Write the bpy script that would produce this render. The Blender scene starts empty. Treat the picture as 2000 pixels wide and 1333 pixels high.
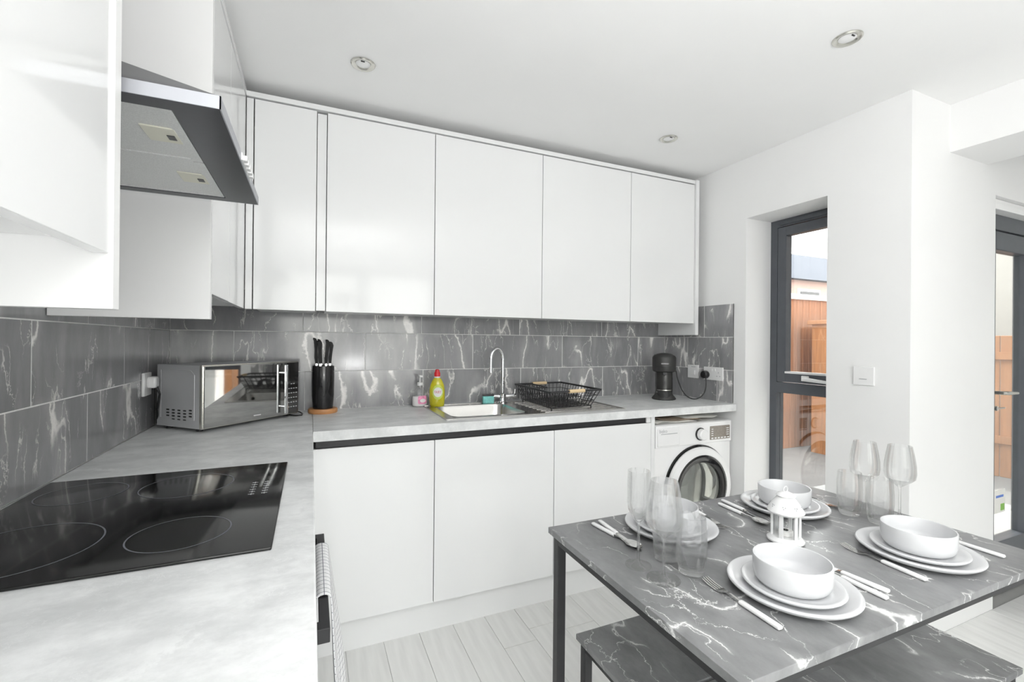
import bpy, bmesh, math, random
from mathutils import Vector, Matrix
random.seed(7)
S = bpy.context.scene
COL = S.collection
PI = math.pi

# ------------------------------------------------------------------ camera
cam_d = bpy.data.cameras.new('camera')
cam_d.lens = 15.984
cam_d.sensor_width = 36.0
cam_d.sensor_fit = 'HORIZONTAL'
cam_d.clip_start = 0.02
cam = bpy.data.objects.new('camera', cam_d)
COL.objects.link(cam)
yaw, pitch, roll = 0.415688, 0.001579, 0.009216
fw = Vector((math.sin(yaw)*math.cos(pitch), math.cos(yaw)*math.cos(pitch), math.sin(pitch)))
rt0 = Vector((math.cos(yaw), -math.sin(yaw), 0))
up0 = rt0.cross(fw)
rt = rt0*math.cos(roll) + up0*math.sin(roll)
up = up0*math.cos(roll) - rt0*math.sin(roll)
cam.matrix_world = Matrix(((rt.x, up.x, -fw.x, 0.5904), (rt.y, up.y, -fw.y, -2.5022),
                           (rt.z, up.z, -fw.z, 1.266), (0, 0, 0, 1)))
S.camera = cam

# ------------------------------------------------------------------ world, sun, exposure
W = bpy.data.worlds.new('overcast_sky'); S.world = W; W.use_nodes = True
wn = W.node_tree
for n in list(wn.nodes): wn.nodes.remove(n)
wo = wn.nodes.new('ShaderNodeOutputWorld')
wb = wn.nodes.new('ShaderNodeBackground')
wtc = wn.nodes.new('ShaderNodeTexCoord')
wsx = wn.nodes.new('ShaderNodeSeparateXYZ')
wr = wn.nodes.new('ShaderNodeValToRGB')
wr.color_ramp.elements[0].position = 0.0; wr.color_ramp.elements[0].color = (1.0, 0.985, 0.96, 1)
wr.color_ramp.elements[1].position = 0.9; wr.color_ramp.elements[1].color = (0.90, 0.95, 1.0, 1)
wn.links.new(wtc.outputs['Generated'], wsx.inputs[0])
wn.links.new(wsx.outputs['Z'], wr.inputs[0])
wn.links.new(wr.outputs[0], wb.inputs[0])
wb.inputs[1].default_value = 7.0
wn.links.new(wb.outputs[0], wo.inputs[0])

sun_d = bpy.data.lights.new('sun', 'SUN'); sun_d.energy = 6.0; sun_d.angle = 0.03
sun_d.color = (1.0, 0.96, 0.90)
sun = bpy.data.objects.new('sun', sun_d); COL.objects.link(sun)
sun.location = (7, 4, 7)
sun.rotation_euler = Vector((-0.32, -0.60, -0.80)).to_track_quat('-Z', 'Y').to_euler()

def area(name, loc, rot, sx, sy, energy, color=(1, 1, 1), portal=False):
    d = bpy.data.lights.new(name, 'AREA'); d.shape = 'RECTANGLE'; d.size = sx; d.size_y = sy
    d.energy = energy; d.color = color
    if portal: d.cycles.is_portal = True
    o = bpy.data.objects.new(name, d); COL.objects.link(o); o.location = loc; o.rotation_euler = rot
    return o
# sky portals in the openings of the room (they add no light of their own)
area('portal_rear', (1.15, -4.14, 1.10), (PI/2, 0, 0), 1.9, 2.1, 1, portal=True)
area('portal_slot', (4.95, -4.14, 1.5), (PI/2, 0, 0), 0.36, 1.2, 1, portal=True)
area('portal_window', (3.14, -0.875, 1.05), (PI/2, 0, PI/2), 0.45, 1.88, 1, portal=True)
area('portal_door', (4.3, -1.25, 1.0), (PI/2, 0, PI), 1.4, 1.98, 1, portal=True)

S.view_settings.view_transform = 'Standard'
S.view_settings.look = 'None'
S.view_settings.exposure = 0.20
S.view_settings.gamma = 1.0
S.view_settings.use_curve_mapping = False
cy = S.cycles
cy.use_denoising = True
cy.max_bounces = 16; cy.diffuse_bounces = 6; cy.glossy_bounces = 5
cy.transmission_bounces = 14; cy.transparent_max_bounces = 40
cy.caustics_reflective = False; cy.caustics_refractive = False
cy.sample_clamp_indirect = 6.0

# ------------------------------------------------------------------ materials
def new_mat(name):
    m = bpy.data.materials.new(name); m.use_nodes = True
    nt = m.node_tree
    b = nt.nodes['Principled BSDF']
    return m, nt, b

def mk(name, col, rough=0.5, metal=0.0, spec=0.5, coat=0.0, var=0.03, scale=12.0, bump=0.0, bscale=60.0, stretch=(1, 1, 1), emit=0.0):
    m, nt, b = new_mat(name)
    N, L = nt.nodes, nt.links
    tc = N.new('ShaderNodeTexCoord'); mp = N.new('ShaderNodeMapping')
    mp.inputs['Scale'].default_value = stretch
    L.new(tc.outputs['Object'], mp.inputs[0])
    no = N.new('ShaderNodeTexNoise'); no.inputs['Scale'].default_value = scale; no.inputs['Detail'].default_value = 4
    L.new(mp.outputs[0], no.inputs['Vector'])
    r = N.new('ShaderNodeValToRGB')
    lo = [max(0, c*(1-var)) for c in col]; hi = [min(1, c*(1+var)) for c in col]
    r.color_ramp.elements[0].color = (*lo, 1); r.color_ramp.elements[0].position = 0.3
    r.color_ramp.elements[1].color = (*hi, 1); r.color_ramp.elements[1].position = 0.7
    L.new(no.outputs[0], r.inputs[0]); L.new(r.outputs[0], b.inputs['Base Color'])
    b.inputs['Roughness'].default_value = rough; b.inputs['Metallic'].default_value = metal
    b.inputs['Specular IOR Level'].default_value = spec
    b.inputs['Coat Weight'].default_value = coat
    b.inputs['Coat Roughness'].default_value = 0.05
    if emit:
        L.new(r.outputs[0], b.inputs['Emission Color']); b.inputs['Emission Strength'].default_value = emit
    if bump:
        n2 = N.new('ShaderNodeTexNoise'); n2.inputs['Scale'].default_value = bscale; n2.inputs['Detail'].default_value = 3
        L.new(mp.outputs[0], n2.inputs['Vector'])
        bp = N.new('ShaderNodeBump'); bp.inputs['Strength'].default_value = bump; bp.inputs['Distance'].default_value = 0.002
        L.new(n2.outputs[0], bp.inputs['Height']); L.new(bp.outputs[0], b.inputs['Normal'])
    return m

def mk_marble(name, dark, light, vein, rough, s1, stretch, w1=0.022, w2=0.011, m1=(0.50, 0.62), m2=(0.46, 0.60), v2=0.6, rand=True, spec=0.5, seed=0.0, jag=0.05, halo=0.28):
    m, nt, b = new_mat(name)
    N, L = nt.nodes, nt.links
    def math_(op, a, c=None):
        n = N.new('ShaderNodeMath'); n.operation = op
        for i, v in enumerate((a, c)):
            if v is None: continue
            if isinstance(v, (int, float)): n.inputs[i].default_value = v
            else: L.new(v, n.inputs[i])
        return n.outputs[0]
    def vmath(op, a, c):
        n = N.new('ShaderNodeVectorMath'); n.operation = op
        for i, v in enumerate((a, c)):
            if isinstance(v, tuple): n.inputs[i].default_value = v
            else: L.new(v, n.inputs[i])
        return n.outputs[0]
    tc = N.new('ShaderNodeTexCoord')
    base = tc.outputs['Object']
    if rand:
        oi = N.new('ShaderNodeObjectInfo')
        cx = N.new('ShaderNodeCombineXYZ')
        L.new(math_('MULTIPLY', oi.outputs['Random'], 37.0), cx.inputs[0])
        L.new(math_('MULTIPLY', oi.outputs['Random'], 91.0), cx.inputs[1])
        L.new(math_('MULTIPLY', oi.outputs['Random'], 53.0), cx.inputs[2])
        base = vmath('ADD', base, cx.outputs[0])
    base = vmath('ADD', base, (seed, seed*0.7, 0.0))
    vec = vmath('MULTIPLY', base, stretch)
    def noise(v, sc, det=4, ro=0.6):
        n = N.new('ShaderNodeTexNoise'); n.inputs['Scale'].default_value = sc; n.inputs['Detail'].default_value = det
        n.inputs['Roughness'].default_value = ro; L.new(v, n.inputs['Vector']); return n
    def ramp(v, p0, p1, c0=(0, 0, 0, 1), c1=(1, 1, 1, 1)):
        r = N.new('ShaderNodeValToRGB'); r.color_ramp.interpolation = 'EASE'
        r.color_ramp.elements[0].position = p0; r.color_ramp.elements[0].color = c0
        r.color_ramp.elements[1].position = p1; r.color_ramp.elements[1].color = c1
        L.new(v, r.inputs[0]); return r.outputs[0]
    def contour(v, sc, det, w, ro=0.5):
        n = noise(v, sc, det, ro).outputs[0]
        d = math_('ABSOLUTE', math_('SUBTRACT', n, 0.5))
        return ramp(d, 0.0, w, (1, 1, 1, 1), (0, 0, 0, 1)), d
    # jagged warp so that the veins crackle
    jn = noise(base, s1*4.5, 5, 0.75)
    jit = vmath('MULTIPLY', vmath('SUBTRACT', jn.outputs[1], (0.5, 0.5, 0.5)), (jag, jag, jag))
    wv = vmath('ADD', vec, jit)
    va, da = contour(wv, s1, 2.0, w1)
    ma = ramp(noise(vmath('ADD', base, (5.5, 1.1, 3.3)), s1*1.5, 2).outputs[0], *m1)
    vb, db = contour(vmath('ADD', wv, (13.1, 4.7, 5.3)), s1*1.9, 3.0, w2)
    mb = ramp(noise(vmath('ADD', base, (7.7, 2.2, 1.3)), s1*2.2, 2).outputs[0], *m2)
    vo = N.new('ShaderNodeTexVoronoi'); vo.feature = 'DISTANCE_TO_EDGE'; vo.inputs['Scale'].default_value = s1*2.0
    L.new(vmath('ADD', vec, vmath('MULTIPLY', jit, (2.2, 2.2, 2.2))), vo.inputs['Vector'])
    vc = ramp(vo.outputs['Distance'], 0.0, w2*1.6, (1, 1, 1, 1), (0, 0, 0, 1))
    mc = ramp(noise(vmath('ADD', base, (1.7, 9.2, 6.3)), s1*2.0, 2).outputs[0], 0.54, 0.64)
    hal = ramp(da, 0.0, w1*6, (1, 1, 1, 1), (0, 0, 0, 1))
    A = math_('MULTIPLY', va, ma)
    B = math_('MULTIPLY', math_('MULTIPLY', vb, mb), v2)
    C = math_('MULTIPLY', math_('MULTIPLY', vc, mc), v2)
    H = math_('MULTIPLY', math_('MULTIPLY', hal, ma), halo)
    tot = math_('MAXIMUM', math_('MAXIMUM', A, B), math_('MAXIMUM', C, H))
    cl = ramp(noise(vec, s1*2.2, 8, 0.7).outputs[0], 0.3, 0.72, (*dark, 1), (*light, 1))
    mx = N.new('ShaderNodeMix'); mx.data_type = 'RGBA'
    L.new(tot, mx.inputs['Factor']); L.new(cl, mx.inputs[6]); mx.inputs[7].default_value = (*vein, 1)
    L.new(mx.outputs[2], b.inputs['Base Color'])
    b.inputs['Roughness'].default_value = rough
    b.inputs['Specular IOR Level'].default_value = spec
    return m

def mk_glass(name, tint=(0.98, 0.99, 0.985), edge=(0.80, 0.83, 0.83), ior=1.45, gloss=1.0, blend=4.0):
    """thin clear glass: fresnel reflection over a see-through body that greys at grazing angles"""
    m = bpy.data.materials.new(name); m.use_nodes = True
    nt = m.node_tree; N, L = nt.nodes, nt.links
    N.remove(N['Principled BSDF'])
    out = N['Material Output']
    tr = N.new('ShaderNodeBsdfTransparent'); gl = N.new('ShaderNodeBsdfGlossy'); gl.inputs['Roughness'].default_value = 0.01
    lw = N.new('ShaderNodeLayerWeight'); lw.inputs[0].default_value = 0.5
    def pw(e, k, c):
        p_ = N.new('ShaderNodeMath'); p_.operation = 'POWER'; p_.inputs[1].default_value = e; L.new(lw.outputs['Facing'], p_.inputs[0])
        m_ = N.new('ShaderNodeMath'); m_.operation = 'MULTIPLY_ADD'; m_.inputs[1].default_value = k; m_.inputs[2].default_value = c
        m_.use_clamp = True; L.new(p_.outputs[0], m_.inputs[0]); return m_.outputs[0]
    mx = N.new('ShaderNodeMix'); mx.data_type = 'RGBA'
    L.new(pw(blend, 1.0, 0.0), mx.inputs['Factor'])
    mx.inputs[6].default_value = (*tint, 1); mx.inputs[7].default_value = (*edge, 1)
    L.new(mx.outputs[2], tr.inputs[0])
    ms = N.new('ShaderNodeMixShader')
    f0 = ((ior-1)/(ior+1))**2*gloss
    L.new(pw(5.0, 0.9-f0, f0), ms.inputs[0])
    L.new(tr.outputs[0], ms.inputs[1]); L.new(gl.outputs[0], ms.inputs[2])
    L.new(ms.outputs[0], out.inputs[0])
    return m

def mk_crystal(name):
    m = bpy.data.materials.new(name); m.use_nodes = True
    nt = m.node_tree; N, L = nt.nodes, nt.links
    N.remove(N['Principled BSDF'])
    gl = N.new('ShaderNodeBsdfGlass'); gl.inputs['IOR'].default_value = 1.46; gl.inputs['Roughness'].default_value = 0.0
    tc = N.new('ShaderNodeTexCoord'); no = N.new('ShaderNodeTexNoise'); no.inputs['Scale'].default_value = 30
    L.new(tc.outputs['Object'], no.inputs['Vector'])
    r = N.new('ShaderNodeValToRGB'); r.color_ramp.elements[0].color = (0.99, 0.995, 0.995, 1); r.color_ramp.elements[1].color = (1, 1, 1, 1)
    L.new(no.outputs[0], r.inputs[0]); L.new(r.outputs[0], gl.inputs[0])
    tr = N.new('ShaderNodeBsdfTransparent'); ms = N.new('ShaderNodeMixShader'); ms.inputs[0].default_value = 0.38
    L.new(tr.outputs[0], ms.inputs[1]); L.new(gl.outputs[0], ms.inputs[2]); L.new(ms.outputs[0], N['Material Output'].inputs[0])
    return m

def mk_grid(name, base, line, sp, w):
    m, nt, b = new_mat(name); N, L = nt.nodes, nt.links
    uv = N.new('ShaderNodeUVMap'); sx = N.new('ShaderNodeSeparateXYZ'); L.new(uv.outputs[0], sx.inputs[0])
    res = []
    for i in range(2):
        d = N.new('ShaderNodeMath'); d.operation = 'DIVIDE'; d.inputs[1].default_value = sp; L.new(sx.outputs[i], d.inputs[0])
        f = N.new('ShaderNodeMath'); f.operation = 'FRACT'; L.new(d.outputs[0], f.inputs[0])
        c = N.new('ShaderNodeMath'); c.operation = 'LESS_THAN'; c.inputs[1].default_value = w; L.new(f.outputs[0], c.inputs[0])
        res.append(c.outputs[0])
    mxm = N.new('ShaderNodeMath'); mxm.operation = 'MAXIMUM'; L.new(res[0], mxm.inputs[0]); L.new(res[1], mxm.inputs[1])
    mx = N.new('ShaderNodeMix'); mx.data_type = 'RGBA'; L.new(mxm.outputs[0], mx.inputs['Factor'])
    mx.inputs[6].default_value = (*base, 1); mx.inputs[7].default_value = (*line, 1)
    L.new(mx.outputs[2], b.inputs['Base Color']); b.inputs['Roughness'].default_value = 0.9
    return m

M = {}
M['wall'] = mk('white_paint', (0.82, 0.82, 0.815), 0.75, var=0.01, scale=3, bump=0.05, bscale=180)
M['ceiling'] = mk('ceiling_paint', (0.86, 0.86, 0.855), 0.85, var=0.01, scale=3)
M['trim'] = mk('white_trim', (0.87, 0.87, 0.865), 0.4, var=0.01)
M['gloss'] = mk('gloss_white_lacquer', (0.79, 0.795, 0.795), 0.10, spec=0.5, var=0.008, scale=2)
M['carcass'] = mk('white_melamine', (0.86, 0.86, 0.855), 0.35, var=0.01, scale=4)
M['tile'] = mk_marble('grey_marble_tile', (0.23, 0.23, 0.239), (0.305, 0.305, 0.312), (0.88, 0.86, 0.84), 0.13, 2.0, (2.4, 1.0, 0.6), w1=0.013, w2=0.007, m1=(0.44, 0.54), m2=(0.47, 0.56), v2=0.75, spec=0.6, jag=0.07, halo=0.15)
M['grout'] = mk('light_grout', (0.74, 0.74, 0.73), 0.9, var=0.05, scale=90)
M['worktop'] = mk_marble('pale_concrete_worktop', (0.55, 0.56, 0.56), (0.80, 0.81, 0.81), (0.82, 0.83, 0.83), 0.40, 3.0, (1.0, 1.5, 1.0), w1=0.06, w2=0.02, m1=(0.45, 0.7), v2=0.35, jag=0.2)
M['table'] = mk_marble('dark_marble_laminate', (0.155, 0.157, 0.16), (0.265, 0.267, 0.27), (0.90, 0.90, 0.89), 0.28, 2.6, (1.6, 0.75, 1.0), w1=0.0065, w2=0.0055, m1=(0.46, 0.54), m2=(0.46, 0.54), v2=0.9, jag=0.045, halo=0.12)
M['black_metal'] = mk('black_powder_coat', (0.022, 0.022, 0.024), 0.42, var=0.1, scale=40)
M['char_metal'] = mk('charcoal_powder_coat', (0.045, 0.046, 0.048), 0.4, var=0.1, scale=40)
M['frame'] = mk('anthracite_frame', (0.085, 0.092, 0.105), 0.38, var=0.05, scale=20)
M['hood'] = mk('brushed_grey_steel', (0.07, 0.073, 0.082), 0.30, metal=0.9, var=0.06, scale=40, stretch=(1, 14, 1))
M['steel_lip'] = mk('bright_steel_edge', (0.42, 0.43, 0.46), 0.45, metal=0.4, var=0.03)
M['filter'] = mk('aluminium_filter_mesh', (0.70, 0.71, 0.70), 0.45, metal=0.35, var=0.10, scale=420)
M['latch'] = mk('cream_plastic', (0.72, 0.71, 0.60), 0.4)
M['hob'] = mk('black_ceramic_glass', (0.006, 0.006, 0.006), 0.10, spec=0.5, var=0.1, scale=200)
M['hobmark'] = mk('grey_print', (0.13, 0.135, 0.155), 0.3)
M['steel'] = mk('brushed_stainless', (0.62, 0.61, 0.59), 0.26, metal=1.0, var=0.04, scale=50, stretch=(10, 1, 1))
M['chrome'] = mk('chrome', (0.85, 0.86, 0.87), 0.05, metal=1.0, var=0.01)
M['satin'] = mk('satin_nickel', (0.70, 0.69, 0.64), 0.25, metal=1.0, var=0.02)
M['mirror'] = mk('mirror_glass_front', (0.50, 0.50, 0.49), 0.03, metal=1.0, var=0.01)
M['panelglass'] = mk('dark_mirror_panel', (0.16, 0.16, 0.16), 0.05, metal=0.9, var=0.02)
M['mwbody'] = mk('silver_grey_enamel', (0.55, 0.555, 0.57), 0.4, metal=0.2, var=0.02)
M['dark'] = mk('black_plastic', (0.012, 0.012, 0.013), 0.3, var=0.1, scale=40)
M['knifeblack'] = mk('matt_black_handle', (0.008, 0.008, 0.008), 0.55, spec=0.25, var=0.1, scale=60)
M['blackgloss'] = mk('gloss_black', (0.012, 0.012, 0.013), 0.08, var=0.05)
M['coffee'] = mk('matt_dark_grey_plastic', (0.035, 0.035, 0.034), 0.45, var=0.04)
M['coffee2'] = mk('satin_dark_grey', (0.06, 0.06, 0.058), 0.25, metal=0.5, var=0.04)
M['whiteplastic'] = mk('white_plastic', (0.82, 0.82, 0.82), 0.25, var=0.01)
M['appliance'] = mk('white_enamel', (0.84, 0.84, 0.84), 0.18, var=0.01)
M['greyprint'] = mk('pale_grey_print', (0.45, 0.46, 0.47), 0.5)
M['display'] = mk('taupe_display', (0.24, 0.21, 0.18), 0.2, var=0.15, scale=120)
M['whiteprint'] = mk('white_print', (0.80, 0.80, 0.80), 0.5)
M['porthole'] = mk('smoked_glass', (0.28, 0.29, 0.27), 0.04, metal=0.75, var=0.25, scale=5)
M['ceramic'] = mk('white_ceramic', (0.63, 0.635, 0.645), 0.22, var=0.008)
M['cutlery'] = mk('polished_steel', (0.72, 0.72, 0.71), 0.12, metal=1.0, var=0.02)
M['cuthandle'] = mk('white_handle', (0.86, 0.86, 0.86), 0.25, var=0.01)
M['glass'] = mk_glass('clear_glass', (0.995, 0.997, 0.997), (0.66, 0.69, 0.70), 1.45, 1.7, 6.0)
M['crystal'] = mk_crystal('drinking_glass')
M['pane'] = mk_glass('window_glass', (0.95, 0.96, 0.95), (0.80, 0.84, 0.82), 1.5, 3.4, 4.0)
M['wood'] = mk('beech_wood', (0.52, 0.25, 0.10), 0.45, var=0.18, scale=8, stretch=(1, 8, 8))
M['palewood'] = mk('pale_beech', (0.72, 0.55, 0.33), 0.5, var=0.10, scale=10, stretch=(1, 8, 8))
M['fence'] = mk('orange_cedar', (0.34, 0.155, 0.078), 0.7, var=0.22, scale=5, stretch=(9, 9, 0.6))
M['fence2'] = mk('honey_timber', (0.36, 0.165, 0.068), 0.7, var=0.18, scale=5, stretch=(9, 9, 0.6))
M['brick'] = mk('pink_brickwork', (0.50, 0.34, 0.29), 0.9, var=0.12, scale=30)
M['slate'] = mk('blue_grey_slate', (0.065, 0.072, 0.09), 1.0, var=0.12, scale=12)
M['render'] = mk('cream_render', (0.34, 0.325, 0.30), 0.9, var=0.03)
M['paving'] = mk('grey_paving', (0.20, 0.195, 0.19), 0.9, var=0.10, scale=6)
M['plank'] = mk('pale_ash_floor', (0.76, 0.76, 0.745), 0.38, var=0.055, scale=5, stretch=(7, 0.7, 1), bump=0.03, bscale=40)
M['floorbase'] = mk('plank_joint', (0.40, 0.40, 0.39), 0.8)
M['towel'] = mk_grid('checked_cotton', (0.85, 0.85, 0.86), (0.20, 0.21, 0.24), 0.017, 0.09)
M['soapliquid'] = mk('yellow_green_liquid', (0.55, 0.50, 0.015), 0.08, var=0.12, scale=20, coat=0.5)
M['red'] = mk('red_plastic', (0.62, 0.02, 0.03), 0.3)
M['redprint'] = mk('red_print', (0.55, 0.05, 0.08), 0.5)
M['limeprint'] = mk('lime_label', (0.55, 0.66, 0.12), 0.5, var=0.15, scale=60)
M['pink'] = mk('pink_label', (0.80, 0.30, 0.48), 0.5, var=0.25, scale=90)
M['soapwhite'] = mk('pearly_soap', (0.86, 0.83, 0.83), 0.3)
M['teal'] = mk('teal_sponge', (0.26, 0.68, 0.64), 0.9, var=0.12, scale=120, bump=0.3, bscale=300)
M['paper'] = mk('paper', (0.80, 0.79, 0.75), 0.8, var=0.04)
M['kraft'] = mk('brown_paper', (0.34, 0.27, 0.21), 0.8, var=0.25, scale=14)
M['green'] = mk('green_print', (0.25, 0.50, 0.10), 0.6)
M['blue'] = mk('blue_print', (0.12, 0.22, 0.60), 0.6)
M['candle'] = mk('white_wax', (0.85, 0.84, 0.82), 0.5)

# ------------------------------------------------------------------ mesh helpers
class G:
    """collects shapes for one mesh"""
    def __init__(s): s.v = []; s.f = []; s.flat = False
    def add(s, v, f):
        o = len(s.v); s.v += [tuple(p) for p in v]; s.f += [tuple(i+o for i in q) for q in f]; return s
    def box(s, x0, x1, y0, y1, z0, z1, b=0.0, seg=2):
        x0, x1 = min(x0, x1), max(x0, x1); y0, y1 = min(y0, y1), max(y0, y1); z0, z1 = min(z0, z1), max(z0, z1)
        v = [(x0,y0,z0),(x1,y0,z0),(x1,y1,z0),(x0,y1,z0),(x0,y0,z1),(x1,y0,z1),(x1,y1,z1),(x0,y1,z1)]
        f = [(0,3,2,1),(4,5,6,7),(0,1,5,4),(1,2,6,5),(2,3,7,6),(3,0,4,7)]
        b = min(b, 0.45*min(x1-x0, y1-y0, z1-z0))
        s.flat = True
        if b <= 0: return s.add(v, f)
        bm = bmesh.new(); vs = [bm.verts.new(p) for p in v]
        for q in f: bm.faces.new([vs[i] for i in q])
        bmesh.ops.bevel(bm, geom=bm.edges[:], offset=b, segments=seg, profile=0.5, affect='EDGES')
        bm.verts.index_update()
        s.add([p.co[:] for p in bm.verts], [[w.index for w in q.verts] for q in bm.faces]); bm.free(); return s
    def lathe(s, prof, n=40, c=(0, 0, 0), sx=1.0, sy=1.0, closed=False, axis='Z'):
        v = []; f = []; m = len(prof)
        for i in range(n):
            a = 2*PI*i/n
            for r, z in prof:
                p = (r*math.cos(a)*sx, r*math.sin(a)*sy, z)
                if axis == 'Y': p = (p[0], -p[2], p[1])
                if axis == 'X': p = (p[2], p[0], p[1])
                v.append((p[0]+c[0], p[1]+c[1], p[2]+c[2]))
        for i in range(n):
            j = (i+1) % n
            for k in range(m if closed else m-1):
                l = (k+1) % m
                f.append((i*m+k, j*m+k, j*m+l, i*m+l))
        return s.add(v, f)
    def cyl(s, r, z0, z1, c=(0, 0, 0), n=24, axis='Z', r2=None, b=0.0):
        r2 = r if r2 is None else r2
        if b: pr = [(0, z0), (r-b, z0), (r, z0+b), (r2, z1-b), (r2-b, z1), (0, z1)]
        else: pr = [(0, z0), (r, z0), (r2, z1), (0, z1)]
        return s.lathe(pr, n, c, axis=axis)
    def tube(s, pts, r, n=8, closed=False, cap=True):
        P = [Vector(p) for p in pts]; m = len(P); v = []; f = []
        t0 = (P[1]-P[0]).normalized()
        nrm = t0.orthogonal().normalized()
        for i in range(m):
            if closed: t = (P[(i+1) % m]-P[i-1]).normalized()
            elif i == 0: t = t0
            elif i == m-1: t = (P[-1]-P[-2]).normalized()
            else: t = (P[i+1]-P[i-1]).normalized()
            nrm = (nrm - t*nrm.dot(t))
            nrm = nrm.normalized() if nrm.length > 1e-6 else t.orthogonal().normalized()
            bn = t.cross(nrm)
            rr = r[i] if isinstance(r, (list, tuple)) else r
            for k in range(n):
                a = 2*PI*k/n
                v.append(P[i] + nrm*math.cos(a)*rr + bn*math.sin(a)*rr)
        for i in range(m if closed else m-1):
            j = (i+1) % m
            for k in range(n):
                l = (k+1) % n
                f.append((i*n+k, i*n+l, j*n+l, j*n+k))
        if not closed and cap:
            f.append(tuple(range(n))[::-1]); f.append(tuple((m-1)*n+k for k in range(n)))
        return s.add(v, f)
    def bar(s, p, q, w, h):
        """square bar from p to q"""
        p, q = Vector(p), Vector(q); t = (q-p).normalized()
        a = Vector((0, 0, 1)) if abs(t.z) < 0.9 else Vector((1, 0, 0))
        x = t.cross(a).normalized(); y = x.cross(t)
        v = [e + x*i*w/2 + y*j*h/2 for e in (p, q) for i, j in ((-1,-1),(1,-1),(1,1),(-1,1))]
        return s.add(v, [(3,2,1,0),(4,5,6,7),(0,1,5,4),(1,2,6,5),(2,3,7,6),(3,0,4,7)])
    def prism(s, poly, z0, z1):
        n = len(poly)
        v = [(x, y, z0) for x, y in poly] + [(x, y, z1) for x, y in poly]
        f = [tuple(range(n))[::-1], tuple(range(n, 2*n))] + [(i, (i+1) % n, n+(i+1) % n, n+i) for i in range(n)]
        return s.add(v, f)
    def xform(s, mat):
        s.v = [tuple(mat @ Vector(p)) for p in s.v]; return s

def smooth(me, ang=0.6):
    for p in me.polygons: p.use_smooth = True
    me.set_sharp_from_angle(angle=ang)

def mesh_of(name, g, mat, off=(0, 0, 0), fix=True):
    me = bpy.data.meshes.new(name)
    me.from_pydata([(p[0]-off[0], p[1]-off[1], p[2]-off[2]) for p in g.v], [], g.f)
    if fix:
        bm = bmesh.new(); bm.from_mesh(me)
        bmesh.ops.remove_doubles(bm, verts=bm.verts[:], dist=1e-6)
        bmesh.ops.dissolve_degenerate(bm, edges=bm.edges[:], dist=1e-7)
        bmesh.ops.recalc_face_normals(bm, faces=bm.faces[:])
        bm.to_mesh(me); bm.free()
    smooth(me, 0.38 if g.flat else 0.65)
    me.materials.append(M[mat] if isinstance(mat, str) else mat)
    return me

def root_of(o):
    while o.parent: o = o.parent
    return o
def obj(name, me, parent=None):
    o = bpy.data.objects.new(name, me); COL.objects.link(o)
    if parent: o.parent = parent
    return o
def tag(o, label=None, cat=None, group=None, kind=None):
    if label: o['label'] = label
    if cat: o['category'] = cat
    if group: o['group'] = group
    if kind: o['kind'] = kind
    return o
def thing(name, label, cat, loc=(0, 0, 0), rz=0.0, group=None):
    o = bpy.data.objects.new(name, None); COL.objects.link(o)
    o.empty_display_size = 0.05
    o.location = loc; o.rotation_euler = (0, 0, rz)
    return tag(o, label, cat, group)
def part(name, g, mat, parent, label=None, local=False):
    """mesh part; coordinates are world ones unless local"""
    off = (0, 0, 0) if local else tuple(root_of(parent).location)
    o = obj(name, mesh_of(name, g, mat, off), parent)
    if label: o['label'] = label
    return o
def solo(name, g, mat, label, cat, loc, group=None, rz=0.0, local=False):
    o = obj(name, mesh_of(name, g, mat, (0, 0, 0) if local else loc))
    o.location = loc; o.rotation_euler = (0, 0, rz)
    return tag(o, label, cat, group)
def struct(name, g, mat, loc=(0, 0, 0)):
    o = obj(name, mesh_of(name, g, mat, loc)); o.location = loc
    o['kind'] = 'structure'; return o
def copy_tree(o, parent=None):
    c = o.copy(); COL.objects.link(c); c.parent = parent
    for ch in list(o.children): copy_tree(ch, c)
    return c
def text_part(name, s, size, mat, parent, loc, rot, ext=0.0004):
    cu = bpy.data.curves.new(name, 'FONT'); cu.body = s; cu.size = size; cu.extrude = ext
    cu.align_x = 'CENTER'; cu.align_y = 'CENTER'; cu.resolution_u = 2
    t = bpy.data.objects.new('tmp_text', cu); COL.objects.link(t)
    bpy.context.view_layer.update()
    me = bpy.data.meshes.new_from_object(t.evaluated_get(bpy.context.evaluated_depsgraph_get()))
    bpy.data.objects.remove(t); bpy.data.curves.remove(cu)
    me.name = name; me.materials.clear(); me.materials.append(M[mat])
    o = obj(name, me, parent); o.location = loc; o.rotation_euler = rot
    return o
def V(*a): return Vector(a)

# ================================================================== the room
CEIL = 2.336
ZT = 0.913          # worktop surface
RX = 2.877          # kitchen right wall
YD = -1.438         # wall with the garden door
fl = struct('floor', G().box(-0.12, 5.72, -4.22, 0.12, -0.08, -0.005), 'floorbase')
PWID, PLEN = 0.15, 1.2
full_plank = None
rp = random.Random(3)
k0 = -4
for c in range(-4, 30):
    xa = 1.18 + PWID*c; xb = xa + PWID - 0.0012
    y = -0.78 + (0 if c == 1 else rp.random()*PLEN)
    while y < -0.4: y += PLEN
    while y > -4.1:
        top = min(y, -0.53 if xa < RX else YD); bot = max(y - PLEN + 0.0012, -4.1)
        y -= PLEN
        if top - bot < 0.03: continue
        if xb > 5.6: continue
        if abs((top-bot) - (PLEN-0.0012)) < 1e-6:
            if full_plank is None:
                full_plank = mesh_of('plank', G().box(0, PWID-0.0012, -(PLEN-0.0012), 0, -0.005, 0, 0.0008, 1), 'plank')
            me = full_plank
        else:
            me = mesh_of('plank', G().box(0, PWID-0.0012, -(top-bot), 0, -0.005, 0, 0.0008, 1), 'plank')
        o = obj('plank', me, fl); o.location = (xa, top, 0)
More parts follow.
